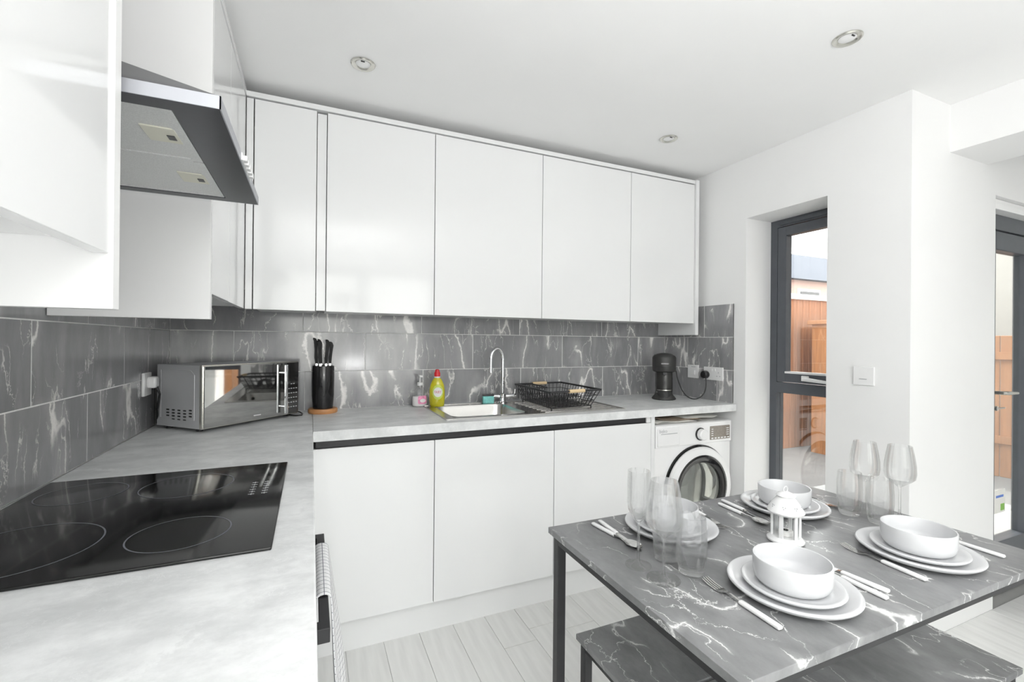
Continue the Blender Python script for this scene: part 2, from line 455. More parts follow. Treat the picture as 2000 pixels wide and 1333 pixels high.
struct('ceiling', G().box(-0.12, 5.72, -4.22, 0.12, CEIL, CEIL+0.1), 'ceiling')
wl = struct('wall_left', G().box(-0.12, 0, -4.22, 0.12, 0, CEIL), 'wall')
wbk = struct('wall_back', G().box(0, RX+0.273, 0, 0.12, 0, CEIL), 'wall')
WY0, WY1, WZ0, WZ1 = -1.10, -0.650, 0.10, 1.99
XW = 3.15
wr_ = struct('wall_right', G().box(RX, XW, WY1, 0, 0, CEIL).box(RX, XW, YD, WY0, 0, CEIL).box(RX, XW, WY0, WY1, WZ1, CEIL).box(RX, XW, WY0, WY1, 0, WZ0), 'wall')
DX0, DX1, DZ = 3.60, 5.0, 1.994
struct('wall_garden', G().box(XW, DX0, YD, YD+0.28, 0, CEIL).box(DX1, 5.72, YD, YD+0.28, 0, CEIL).box(DX0, DX1, YD, YD+0.28, DZ, CEIL), 'wall')
struct('wall_rear', G().box(0, 0.2, -4.22, -4.1, 0, CEIL).box(2.1, 4.77, -4.22, -4.1, 0, CEIL).box(5.13, 5.72, -4.22, -4.1, 0, CEIL).box(0.2, 2.1, -4.22, -4.1, 2.15, CEIL)
       .box(4.77, 5.13, -4.22, -4.1, 2.1, CEIL).box(4.77, 5.13, -4.22, -4.1, 0, 0.9), 'wall')  # unseen rear wall, set close so its window lights the kitchen
struct('wall_side', G().box(5.6, 5.72, -4.1, YD, 0, CEIL), 'wall')
struct('ceiling_beam', G().box(3.18, 3.514, -4.1, YD, 2.126, CEIL), 'wall')

# --- splashback tiles, each one a piece of its wall
ZR = [(ZT+0.001, 1.1061), (1.1089, 1.3041), (1.3069, 1.503)]
TTH = 0.009
tile_cache = {}
def tile_mesh(w, h):
    k = (round(w, 4), round(h, 4))
    if k not in tile_cache:
        tile_cache[k] = mesh_of('tile', G().box(-w/2, w/2, -TTH, 0, -h/2, h/2, 0.0012, 2), 'tile')
    return tile_cache[k]
def tiles(wall, cuts, a0, a1, place, rows=(0, 1, 2)):
    for r in rows:
        z0, z1 = ZR[r]
        xs = [a0] + [c for c in sorted(cuts[r]) if a0 + 0.01 < c < a1 - 0.01] + [a1]
        for p, q in zip(xs[:-1], xs[1:]):
            p2 = p + (0.0014 if p > a0 else 0); q2 = q - (0.0014 if q < a1 else 0)
            o = obj('tile', tile_mesh(q2-p2, z1-z0), wall)
            place(o, (p2+q2)/2, (z0+z1)/2)
def pl_back(o, a, z): o.location = (a, 0.0, z)
def pl_left(o, a, z): o.location = (0.0, a, z); o.rotation_euler = (0, 0, PI/2)
def pl_right(o, a, z): o.location = (RX, a, z); o.rotation_euler = (0, 0, -PI/2)
GD = 0.0084
part('grout', G().box(0, RX, -GD, 0, ZT, 1.5035), 'grout', wbk)
part('grout', G().box(0, GD, -2.45, 0, ZT, 1.5035), 'grout', wl)
part('grout', G().box(RX-GD, RX, -0.572, 0, ZT, 1.5035), 'grout', wr_)
tiles(wbk, {0: [0.562+0.594*k for k in range(5)], 1: [0.256+0.594*k for k in range(5)], 2: [0.552+0.594*k for k in range(5)]}, TTH+0.001, RX-TTH-0.001, pl_back)
tiles(wl, {0: [-0.235-0.594*k for k in range(5)], 1: [-0.553-0.5625*k for k in range(5)], 2: [-0.235-0.594*k for k in range(5)]}, -2.45, 0, pl_left)
tiles(wr_, {0: [-0.46], 1: [-0.22], 2: [-0.357]}, -0.572, -TTH, pl_right)

# --- kitchen window
XF = 3.085
w1 = struct('window_1', G().box(XF, XW-0.005, WY0, WY0+0.042, WZ0, WZ1).box(XF, XW-0.005, WY1-0.042, WY1, WZ0, WZ1)
            .box(XF, XW-0.005, WY0+0.042, WY1-0.042, WZ1-0.042, WZ1).box(XF, XW-0.005, WY0+0.042, WY1-0.042, WZ0, WZ0+0.06)
            .box(XF, XW-0.005, WY0+0.042, WY1-0.042, 0.985, 1.045), 'frame')
ya, yb, za, zb = WY0+0.046, WY1-0.046, 1.049, WZ1-0.046
g = G().box(XF-0.004, XW-0.02, ya, ya+0.052, za, zb, 0.003).box(XF-0.004, XW-0.02, yb-0.052, yb, za, zb, 0.003)
g.box(XF-0.004, XW-0.02, ya+0.05, yb-0.05, zb-0.052, zb, 0.003).box(XF-0.004, XW-0.02, ya+0.05, yb-0.05, za, za+0.052, 0.003)
sash = part('sash', g, 'frame', w1)
part('pane', G().box(XF+0.030, XF+0.034, ya+0.05, yb-0.05, za+0.05, zb-0.05), 'pane', sash)
gh = G().tube([(XF-0.012, -0.862, 1.075), (XF-0.035, -0.875, 1.075), (XF-0.038, -0.90, 1.074), (XF-0.036, -1.01, 1.066)], [0.010, 0.011, 0.011, 0.008], 10)
gh.box(XF-0.012, XF-0.003, -0.885, -0.845, 1.062, 1.092, 0.003)
part('handle', gh, 'whiteplastic', sash, 'white window handle')
part('bead', G().box(XF-0.008, XF+0.03, ya+0.05, yb-0.05, za+0.05, za+0.062, 0.002), 'whiteplastic', sash)
part('pane', G().box(XF+0.030, XF+0.034, WY0+0.042, WY1-0.042, WZ0+0.06, 0.985), 'pane', w1)
part('vent_strip', G().box(XF-0.010, XF+0.002, WY0+0.06, WY1-0.06, WZ1-0.034, WZ1-0.012, 0.003), 'frame', w1)
part('sill', G().box(RX-0.01, XF, WY0, WY1, WZ0-0.02, WZ0+0.002, 0.004), 'trim', w1)

# --- garden door
YF = -1.385
d1 = struct('door_1', G().box(DX0, DX0+0.075, YF, YF+0.07, 0, DZ-0.06).box(DX1-0.075, DX1, YF, YF+0.07, 0, DZ-0.06)
            .box(DX0+0.075, DX1-0.075, YF, YF+0.07, DZ-0.135, DZ-0.06), 'frame')
for a, b in ((DX0+0.08, 4.21), (4.215, DX1-0.08)):
    st = 0.095
    lf = part('leaf', G().box(a, a+st, YF+0.005, YF+0.06, 0.04, DZ-0.14, 0.004).box(b-st, b, YF+0.005, YF+0.06, 0.04, DZ-0.14, 0.004)
              .box(a+st, b-st, YF+0.005, YF+0.06, DZ-0.235, DZ-0.14, 0.004).box(a+st, b-st, YF+0.005, YF+0.06, 0.04, 0.262, 0.004), 'frame', d1)
    part('pane', G().box(a+st-0.002, b-st+0.002, YF+0.03, YF+0.034, 0.26, DZ-0.233), 'pane', lf)
    if a < 4:
        part('handle_plate', G().box(a+0.025, a+0.055, YF-0.004, YF+0.006, 0.905, 1.125, 0.003), 'satin', lf)
        part('lever_handle', G().tube([(a+0.04, YF-0.002, 1.034), (a+0.04, YF-0.045, 1.034), (a+0.055, YF-0.052, 1.034), (a+0.17, YF-0.05, 1.030)], [0.009, 0.009, 0.010, 0.007], 10), 'satin', lf)
        part('thumb_turn', G().cyl(0.012, 0, 0.02, (a+0.04, YF-0.004, 0.955), 16, 'Y').tube([(a+0.04, YF-0.02, 0.955), (a+0.095, YF-0.03, 0.957)], 0.004, 8), 'satin', lf)
        sk = part('notice', G().box(a+st+0.03, a+st+0.175, YF+0.026, YF+0.0275, 0.395, 0.515), 'paper', lf, 'white paper notice stuck to the glass')
        part('notice_logo', G().prism([(a+st+0.125, YF+0.0252), (a+st+0.165, YF+0.0252), (a+st+0.165, YF+0.0258), (a+st+0.125, YF+0.0258)], 0.405, 0.44), 'green', sk)
        part('notice_heading', G().box(a+st+0.075, a+st+0.155, YF+0.0252, YF+0.0258, 0.475, 0.487), 'blue', sk)
part('blind_track', G().box(DX0+0.002, DX1-0.002, YF-0.045, YF+0.01, DZ-0.058, DZ-0.030, 0.003).box(DX0+0.002, DX1-0.002, YF-0.03, YF+0.02, DZ-0.032, DZ-0.002), 'trim', d1)
part('threshold', G().box(DX0+0.076, DX1-0.076, YF-0.005, YF+0.075, 0.0, 0.018, 0.003), 'satin', d1)
# --- unseen openings behind the camera; the wide one is added for fill daylight
w2 = struct('fill_window', G().box(0.2, 0.27, -4.19, -4.13, 0, 2.15).box(2.03, 2.1, -4.19, -4.13, 0, 2.15).box(0.27, 2.03, -4.19, -4.13, 2.08, 2.15)
            .box(0.27, 2.03, -4.19, -4.13, 0.0, 0.07).box(1.12, 1.22, -4.19, -4.13, 0.07, 2.08), 'frame')
for a, b in ((0.27, 1.12), (1.22, 2.03)):
    part('pane', G().box(a, b, -4.162, -4.158, 0.07, 2.08), 'pane', w2)
w3 = struct('window_3', G().box(4.77, 4.81, -4.19, -4.13, 0.9, 2.1).box(5.09, 5.13, -4.19, -4.13, 0.9, 2.1).box(4.81, 5.09, -4.19, -4.13, 2.06, 2.1).box(4.81, 5.09, -4.19, -4.13, 0.9, 0.94), 'frame')
part('pane', G().box(4.81, 5.09, -4.162, -4.158, 0.94, 2.06), 'pane', w3)

# ================================================================== outside
struct('ground', G().box(-8, 30, -14, 30, -0.25, -0.1), 'paving')
def fence(name, label, p, q, z1, bw, mat, rail=None, cap=None, t=0.022):
    p, q = Vector(p), Vector(q); L = (q-p).length; u = (q-p)/L; n = Vector((u.y, -u.x))
    f = thing(name, label, 'fence', (p.x, p.y, -0.1), math.atan2(u.y, u.x))
    k = int(L/bw); rr = random.Random(11)
    bm_ = mesh_of('board', G().box(0.003, bw-0.003, -t/2, t/2, 0, z1+0.1, 0.004, 1), mat)
    for i in range(k):
        o = obj('board', bm_, f); o.location = (i*bw, rr.uniform(-0.004, 0.004), 0)
    for zz in (0.35, z1-0.15):
        part('rail', G().box(0, L, t/2, t/2+0.035, zz, zz+0.08, 0.003), mat, f, local=True)
    if cap: part('cap_rail', G().box(-0.02, L+0.02, -0.05, 0.05, z1+0.1, z1+0.1+cap, 0.006), 'trim', f, 'white coping along the fence top', local=True)
    return f
fence('timber_fence', 'orange cedar board fence with white coping seen through the kitchen window', (4.2, 1.5), (8.6, 1.5), 1.86, 0.12, 'fence', cap=0.07)
fence('garden_fence', 'brown vertical board fence seen through the garden door', (7.2, -3.4), (7.2, 1.38), 1.376, 0.145, 'fence2')
sh = thing('garden_cupboard', 'deep orange wooden garden cupboard in front of the coped fence', 'cupboard', (6.78, 1.05, -0.1))
part('body', G().box(6.42, 7.15, 0.86, 1.25, -0.1, 1.52), 'fence2', sh)
part('roof', G().box(6.38, 7.18, 0.80, 1.29, 1.52, 1.57, 0.005), 'fence2', sh)
for i in range(6):
    part('board', G().box(6.425+i*0.12, 6.425+i*0.12+0.114, 0.842, 0.86, 0.0, 1.5, 0.003, 1), 'fence', sh)
nh = thing('neighbour_house', 'pink brick house with a blue grey slate roof beyond the fence', 'house', (13.5, 6.5, -0.1))
part('wall', G().box(7, 21, 5.5, 9.5, -0.1, 3.0), 'brick', nh)
part('roof', G().add([(6.8, 5.3, 2.98), (21.2, 5.3, 2.98), (21.2, 9.7, 2.98), (6.8, 9.7, 2.98), (6.8, 7.5, 4.25), (21.2, 7.5, 4.25)],
                     [(0, 3, 2, 1), (0, 1, 5, 4), (2, 3, 4, 5), (0, 4, 3), (1, 2, 5)]), 'slate', nh)
for i in range(6):
    wn_ = part('window', G().box(8.0+i*2.2, 8.9+i*2.2, 5.46, 5.52, 1.7, 2.75), 'trim', nh)
    part('pane', G().box(8.07+i*2.2, 8.83+i*2.2, 5.445, 5.47, 1.77, 2.68), 'blackgloss', wn_)
rw = thing('rendered_house', 'cream rendered house wall rising above the brown garden fence', 'house', (9.5, -1.0, -0.1))
part('wall', G().box(8.6, 11.5, -5.0, 1.2, -0.1, 5.2), 'render', rw)
part('roof', G().box(8.4, 11.7, -5.2, 1.4, 5.2, 5.35), 'slate', rw)

# ================================================================== fitted kitchen
YB = -0.58          # base door faces
ZB0, ZB1 = 0.141, 0.839
def base_cab(x0, x1, label):
    t = thing('base_cabinet', label, 'cabinet', ((x0+x1)/2, -0.30, 0), 0, 'handleless base cabinets')
    part('body', G().box(x0+0.001, x1-0.001, YB+0.022, -0.02, 0.141, 0.835), 'carcass', t)
    part('door', G().box(x0+0.0016, x1-0.0016, YB, YB+0.019, ZB0, ZB1, 0.0012), 'gloss', t)
    return t
base_cab(0.600, 1.080, 'white gloss base cabinet next to the oven corner, left of the sink')
base_cab(1.080, 1.667, 'white gloss base cabinet directly below the sink bowl')
base_cab(1.667, 2.258, 'white gloss base cabinet below the dish rack, beside the washing machine')
solo('end_panel', G().box(2.258, 2.282, YB, -0.02, 0.0, 0.871, 0.001), 'gloss', 'thin white upright panel between base cabinets and washing machine', 'panel', (2.27, -0.3, 0.0))
gr = G().box(0.61, 2.231, -0.565, -0.545, 0.836, 0.8715).box(0.61, 2.231, -0.575, -0.545, 0.836, 0.8405)
solo('handle_rail', gr, 'black_metal', 'long black recessed handle rail under the worktop edge', 'rail', (1.4, -0.56, 0.836))
solo('rail_infill', G().box(2.2315, 2.2575, -0.572, -0.545, 0.840, 0.8715), 'carcass', 'small white infill closing the black rail end', 'trim', (2.244, -0.56, 0.84))
solo('plinth', G().box(0.601, 2.258, -0.54, -0.522, 0.0, 0.139), 'gloss', 'white kickboard below the handleless base cabinets', 'kickboard', (1.4, -0.53, 0.0))

# worktops
wtl = thing('worktop', 'pale grey worktop run carrying the black hob and microwave', 'worktop', (0.3, -1.2, 0.873))
part('slab', G().box(TTH+0.001, 0.600, -2.42, -TTH-0.001, 0.873, ZT, 0.003), 'worktop', wtl)
wtb = thing('worktop', 'pale grey worktop run holding the stainless sink', 'worktop', (1.73, -0.3, 0.873))
SX0, SX1, SY0, SY1 = 1.19, 1.575, -0.485, -0.135        # bowl opening
x0, x1, y0, y1 = 0.6006, RX-TTH-0.001, -0.600, -TTH-0.001
part('slab', G().box(x0, SX0-0.002, y0, y1, 0.873, ZT).box(SX1+0.002, x1, y0, y1, 0.873, ZT)
     .box(SX0-0.002, SX1+0.002, y0, SY0-0.002, 0.873, ZT).box(SX0-0.002, SX1+0.002, SY1+0.002, y1, 0.873, ZT), 'worktop', wtb)

solo('corner_post', G().box(0.562, 0.5995, -0.6035, -0.5615, 0.0, 0.872, 0.001), 'gloss', 'slim white corner post where the two base cabinet runs meet', 'post', (0.58, -0.58, 0.0))
# left run base units and oven (seen edge-on)
def side_cab(y0_, y1_, label):
    t = thing('base_cabinet', label, 'cabinet', (0.3, (y0_+y1_)/2, 0), 0, 'left run base cabinets')
    part('body', G().box(0.02, 0.565, y0_+0.001, y1_-0.001, 0.141, 0.872), 'carcass', t)
    part('door', G().box(0.566, 0.585, y0_+0.0016, y1_-0.0016, ZB0, ZB1, 0.0012), 'gloss', t)
side_cab(-1.05, -0.605, 'white base cabinet in the corner beyond the oven')
side_cab(-2.40, -1.655, 'white base cabinet nearest the camera under the pale worktop')
solo('plinth', G().box(0.52, 0.538, -2.40, -0.56, 0, 0.139), 'gloss', 'white kickboard below the oven run', 'kickboard', (0.53, -1.5, 0))
ov = thing('built_in_oven', 'black built in oven under the hob with towel on its handle', 'oven', (0.3, -1.352, 0.141))
part('body', G().box(0.03, 0.562, -1.648, -1.056, 0.141, 0.870), 'carcass', ov)
part('control_panel', G().box(0.563, 0.586, -1.650, -1.054, 0.775, 0.868, 0.002), 'blackgloss', ov)
od = part('door', G().box(0.563, 0.588, -1.650, -1.054, 0.145, 0.770, 0.002), 'blackgloss', ov)
hy0, hy1, hz0, hz1 = -1.585, -1.13, 0.698, 0.726
part('handle', G().box(0.609, 0.628, hy0, hy1, hz0, hz1, 0.0015).box(0.586, 0.612, hy0, hy0+0.028, hz0, hz1, 0.0015).box(0.586, 0.612, hy1-0.028, hy1, hz0, hz1, 0.0015), 'black_metal', od, 'black square bar oven handle')

# tea towel over the oven handle
def towel():
    nu, nv = 56, 34
    prof = []
    for i in range(12): prof.append((0.604 - 0.002*math.sin(i*0.4), 0.30 + (0.716-0.30)*i/12))
    for i in range(9):
        a = PI - PI*i/8
        prof.append((0.6185 + 0.0155*math.cos(a), 0.7195 + 0.0115*math.sin(a)))
    for i in range(1, nu-20):
        t = i/(nu-21); prof.append((0.634 + 0.030*t**0.8, 0.7195 - 0.62*t))
    me = bpy.data.meshes.new('tea_towel')
    v = []; uvs = []; s = 0; acc = [0]
    for i in range(1, len(prof)):
        s += math.dist(prof[i], prof[i-1]); acc.append(s)
    for i, (x, z) in enumerate(prof):
        t = max(0.0, (acc[i]-0.44)/0.62)
        tb = max(0.0, 1 - acc[i]/0.40)
        for j in range(nv+1):
            w = j/nv
            y = -1.205 - 0.265*w + t*0.03*(w-0.5) - 0.008*math.sin(9*t+w*3)*t
            dx = t*(0.013*math.sin(w*11+1.0)+0.009*math.sin(w*5+t*4)) if t > 0 else -tb*0.006*math.sin(w*9)
            v.append((x+dx+t*0.026*(1-w)+t*0.006, y, z)); uvs.append((acc[i], w*0.265))
    f = []
    for i in range(len(prof)-1):
        for j in range(nv):
            a = i*(nv+1)+j; f.append((a, a+1, a+nv+2, a+nv+1))
    loc = (0.62, -1.337, 0.72)
    me.from_pydata([(p[0]-loc[0], p[1]-loc[1], p[2]-loc[2]) for p in v], [], f)
    ul = me.uv_layers.new(name='UVMap')
    for l in me.loops: ul.data[l.index].uv = uvs[l.vertex_index]
    for p in me.polygons: p.use_smooth = True
    me.materials.append(M['towel'])
    o = obj('tea_towel', me); o.location = loc
    md = o.modifiers.new('thickness', 'SOLIDIFY'); md.thickness = 0.0022; md.offset = 0
    tag(o, 'white tea towel with thin grey checks draped over the oven handle', 'towel')
towel()

# hob
hb = thing('ceramic_hob', 'black ceramic glass hob with four thin grey cooking rings', 'hob', (0.278, -1.352, ZT))
part('glass', G().box(0.022, 0.533, -1.645, -1.062, ZT, ZT+0.006, 0.0028, 3), 'hob', hb)
def ring(cx_, cy_, r, w=0.0013):
    g = G(); n = 64; v = []; f = []
    for i in range(n):
        a = 2*PI*i/n
        for rr in (r-w, r+w): v.append((cx_+rr*math.cos(a), cy_+rr*math.sin(a), ZT+0.0063))
    for i in range(n):
        j = (i+1) % n; f.append((2*i, 2*j, 2*j+1, 2*i+1))
    g.add(v, f); part('ring', g, 'hobmark', hb)
ring(0.380, -1.522, 0.077); ring(0.327, -1.208, 0.092); ring(0.128, -1.190, 0.078); ring(0.150, -1.500, 0.112)
g = G()
for i in range(6):
    for j in range(2):
        cx_, cy_ = 0.470+j*0.026, -1.335+i*0.018
        g.box(cx_-0.006, cx_+0.006, cy_-0.0012, cy_+0.0012, ZT+0.0058, ZT+0.0064).box(cx_-0.001, cx_+0.001, cy_-0.005, cy_+0.005, ZT+0.0058, ZT+0.0064)
part('touch_controls', g, 'greyprint', hb)

# sink
sk = thing('sink', 'stainless steel inset sink with bowl and ribbed drainer', 'sink', (1.62, -0.31, ZT))
g = G()
fx0, fx1, fy0, fy1, zz = 1.145, 2.115, -0.537, -0.085, ZT+0.004
b_ = SX0, SX1, SY0, SY1
g.box(fx0, SX0, fy0, fy1, ZT, zz, 0.0015).box(SX0, SX1, fy0, SY0, ZT, zz).box(SX0, SX1, SY1, fy1, ZT, zz)
g.box(SX1, 1.63, fy0, fy1, ZT, zz).box(1.63, fx1, fy0, fy1, ZT, ZT+0.0025)
g.box(fx0, fx1, fy0-0.003, fy0, ZT, zz+0.002).box(fx0, fx1, fy1, fy1+0.003, ZT, zz+0.002).box(fx0-0.003, fx0, fy0-0.003, fy1+0.003, ZT, zz+0.002).box(fx1, fx1+0.003, fy0-0.003, fy1+0.003, ZT, zz+0.002)
part('rim', g, 'steel', sk)
g = G(); rr = 0.05; n = 8
def rrect(xa, xb, ya_, yb_, r):
    P = []
    for cx_, cy_, a0 in ((xb-r, yb_-r, 0), (xa+r, yb_-r, PI/2), (xa+r, ya_+r, PI), (xb-r, ya_+r, 1.5*PI)):
        for k in range(n+1): P.append((cx_+r*math.cos(a0+PI/2*k/n), cy_+r*math.sin(a0+PI/2*k/n)))
    return P
loops = [(0.0, 0.004), (0.004, -0.004), (0.012, -0.10), (0.03, -0.145), (0.07, -0.155)]
v = []; f = []; m_ = 4*(n+1)
for ins, dz in loops:
    for x, y in rrect(SX0+ins, SX1-ins, SY0+ins, SY1-ins, max(0.012, rr-ins*0.3)): v.append((x, y, ZT+dz))
for i in range(len(loops)-1):
    for k in range(m_): f.append((i*m_+k, i*m_+(k+1) % m_, (i+1)*m_+(k+1) % m_, (i+1)*m_+k))
f.append(tuple((len(loops)-1)*m_+k for k in range(m_)))
part('bowl', g.add(v, f), 'steel', sk)
part('waste', G().cyl(0.035, ZT-0.154, ZT-0.150, (1.38, -0.31, 0), 24), 'chrome', sk)
part('overflow', G().cyl(0.010, 0, 0.004, (SX1-0.011, -0.44, ZT-0.03), 14, 'X'), 'dark', sk)
for i in range(9):
    part('drainer_rib', G().box(1.66, 2.09, -0.50+i*0.046, -0.488+i*0.046, ZT+0.0022, ZT+0.0055, 0.0012), 'steel', sk)

# tap
TX, TY = 1.592, -0.105
tp = thing('kitchen_tap', 'chrome swan neck mixer tap behind the sink bowl', 'tap', (TX, TY, ZT+0.004))
part('base', G().lathe([(0, 0.917), (0.026, 0.917), (0.026, 0.923), (0.020, 0.928), (0.018, 0.945), (0.021, 0.950), (0.021, 0.968), (0.014, 0.975), (0, 0.975)], 24, (TX, TY, 0)), 'chrome', tp)
part('crossbar', G().tube([(TX-0.062, TY+0.008, 0.955), (TX+0.062, TY-0.008, 0.955)], 0.0115, 16), 'chrome', tp)
for sgn in (-1, 1):
    lv = part('lever', G().tube([(TX+sgn*0.060, TY-sgn*0.008, 0.955), (TX+sgn*0.078, TY-sgn*0.010, 0.955)], 0.0145, 16), 'chrome', tp)
    part('lever_pin', G().tube([(TX+sgn*0.070, TY-sgn*0.009, 0.958), (TX+sgn*0.072, TY-sgn*0.009-0.006, 0.995)], 0.003, 8), 'chrome', lv)
sp = [(TX, TY, 0.97), (TX, TY, 1.05), (TX, TY, 1.165)]
du, dv = -0.96, -0.28
for i in range(1, 15):
    a = PI*i/14*1.02; R = 0.043
    d = R - R*math.cos(a); sp.append((TX+du*d, TY+dv*d, 1.165+0.062*math.sin(a)))
sp += [(TX+du*0.086, TY+dv*0.086, 1.125), (TX+du*0.0865, TY+dv*0.0865, 1.098)]
part('spout', G().tube(sp, 0.0105, 16), 'chrome', tp)
part('nozzle', G().tube([(TX+du*0.0865, TY+dv*0.0865, 1.106), (TX+du*0.0865, TY+dv*0.0865, 1.092)], 0.0122, 16), 'chrome', tp)

# ================================================================== wall cabinets, back wall
YW = -0.335
ZW0, ZW1 = 1.392, 2.269
def wall_cab(x0, x1, label, group='back wall cupboards'):
    t = thing('wall_cabinet', label, 'cabinet', ((x0+x1)/2, -0.17, 1.40), 0, group)
    part('body', G().box(x0+0.0008, x1-0.0008, YW+0.022, -0.001 if False else -TTH-0.0015, 1.506, 2.272).box(x0+0.0008, x1-0.0008, YW+0.022, -TTH-0.0015, 1.400, 1.506), 'carcass', t)
    part('door', G().box(x0+0.0016, x1-0.0016, YW, YW+0.019, ZW0, ZW1, 0.0012), 'gloss', t)
    return t
wall_cab(0.365, 0.606, 'narrow white gloss corner wall cupboard beside the cooker hood')
wall_cab(0.647, 1.133, 'white gloss wall cupboard above the knife block, right of the recessed strip')
wall_cab(1.133, 1.720, 'wide white gloss wall cupboard above the sink bowl')
wall_cab(1.720, 2.306, 'wide white gloss wall cupboard above the dish rack')
wall_cab(2.306, 2.803, 'white gloss wall cupboard at the right end above the coffee machine')
solo('corner_filler', G().box(0.337, 0.3625, YW, YW+0.019, ZW0, ZW1, 0.001), 'gloss', 'thin white filler strip in the inside corner of the wall cupboards', 'filler', (0.345, YW, ZW0))
solo('recessed_strip', G().box(0.6075, 0.6455, YW+0.012, YW+0.03, ZW0+0.003, ZW1-0.004, 0.001), 'gloss', 'narrow recessed white strip between two wall cupboard doors', 'filler', (0.626, YW, ZW0))
solo('end_panel', G().box(2.8035, 2.829, -0.347, -TTH-0.0015, 1.319, 2.297, 0.001), 'gloss', 'white end panel hanging below the wall cupboards beside the right wall', 'panel', (2.816, -0.17, 1.319))
solo('top_panel', G().box(0.335, 2.803, -0.340, -0.012, 2.2745, 2.296, 0.001), 'gloss', 'white top panel running along the back wall cupboards', 'panel', (1.57, -0.17, 2.2745))

# left wall: corner cupboard, hood, near cupboard
XWL = 0.335
lc = thing('wall_cabinet', 'white gloss left wall cupboard between hood and corner', 'cabinet', (0.17, -0.7, 1.40))
part('body', G().box(TTH+0.0015, XWL-0.022, -1.034, -0.342, 1.40, 2.272), 'carcass', lc)
part('door', G().box(XWL-0.019, XWL, -1.034, -0.716, ZW0, ZW1, 0.0012), 'gloss', lc)
part('filler', G().box(XWL-0.019, XWL, -0.713, -0.340, ZW0, ZW1, 0.001), 'gloss', lc)
part('top_panel', G().box(0.012, XWL+0.003, -1.034, -0.3405, 2.2745, 2.296, 0.001), 'gloss', lc)
solo('end_panel', G().box(TTH+0.0015, XWL+0.006, -1.058, -1.0355, 1.319, 2.297, 0.001), 'carcass', 'large white end panel behind the cooker hood', 'panel', (0.17, -1.047, 1.319))
solo('end_panel', G().box(TTH+0.0015, XWL+0.004, -1.705, -1.682, 1.306, 2.297, 0.001), 'carcass', 'white end panel of the nearest left wall cupboard', 'panel', (0.17, -1.69, 1.306))
nc = thing('wall_cabinet', 'white gloss wall cupboard nearest the camera on the left', 'cabinet', (0.17, -2.1, 1.40))
part('body', G().box(TTH+0.0015, XWL-0.021, -2.42, -1.7065, 1.400, 2.272), 'carcass', nc)
part('door', G().box(XWL-0.019, XWL, -2.42, -1.7075, 1.382, ZW1, 0.0012), 'gloss', nc)
part('top_panel', G().box(0.012, XWL+0.003, -2.42, -1.7065, 2.2745, 2.296, 0.001), 'gloss', nc)

# cooker hood
HZ = 1.633
HX, HY0, HY1 = 0.453, -1.648, -1.088
ch = thing('cooker_hood', 'grey steel cooker hood with mesh filters on the left wall', 'cooker hood', (0.2, -1.368, HZ))
g = G()
lip = 0.021
v = [(0.012, HY0, HZ+lip), (HX, HY0, HZ+lip), (HX, HY1, HZ+lip), (0.012, HY1, HZ+lip), (0.012, -1.49, 1.757), (0.268, -1.49, 1.757), (0.268, -1.245, 1.757), (0.012, -1.245, 1.757)]
part('canopy', g.add(v, [(0, 3, 2, 1), (4, 5, 6, 7), (0, 1, 5, 4), (1, 2, 6, 5), (2, 3, 7, 6), (3, 0, 4, 7)]), 'hood', ch)
g = G()
ix, iy0, iy1 = 0.383, -1.612, -1.118
g.box(ix, HX, HY0, HY1, HZ, HZ+lip).box(0.012, ix, HY0, iy0, HZ, HZ+lip).box(0.012, ix, iy1, HY1, HZ, HZ+lip)
part('lip', g, 'hood', ch)
part('lip_edge', G().box(0.012, HX+0.002, HY0-0.002, HY0, HZ, HZ+lip).box(HX, HX+0.002, HY0-0.002, HY1+0.002, HZ, HZ+lip).box(0.012, HX+0.002, HY1, HY1+0.002, HZ, HZ+lip), 'steel_lip', ch, 'bright steel edge strip')
for a, b in ((iy0+0.002, -1.372), (-1.368, iy1-0.002)):
    ft = part('filter', G().box(0.014, ix-0.002, a, b, HZ+0.003, HZ+0.012, 0.001), 'filter', ch)
    part('filter_frame', G().box(ix-0.020, ix-0.002, a, b, HZ+0.001, HZ+0.004).box(0.014, ix-0.02, b-0.012, b, HZ+0.001, HZ+0.004), 'filter', ft)
    c_ = a+0.115
    lt = part('latch', G().box(0.315, 0.366, c_-0.033, c_+0.033, HZ+0.0005, HZ+0.006, 0.001), 'latch', ft, 'cream filter latch')
    part('latch_slot', G().box(0.348, 0.360, c_-0.004, c_+0.016, HZ-0.0005, HZ+0.003), 'dark', lt)
part('chimney', G().box(0.012, 0.165, -1.46, -1.275, 1.757, 2.334), 'hood', ch)
bt = part('button_panel', G().box(HX, HX+0.004, -1.42, -1.28, HZ+0.003, HZ+lip-0.003), 'whiteplastic', ch)
for i in range(5):
    part('button', G().box(HX+0.003, HX+0.012, -1.412+i*0.026, -1.394+i*0.026, HZ+0.005, HZ+0.016, 0.002), 'whiteplastic', bt)

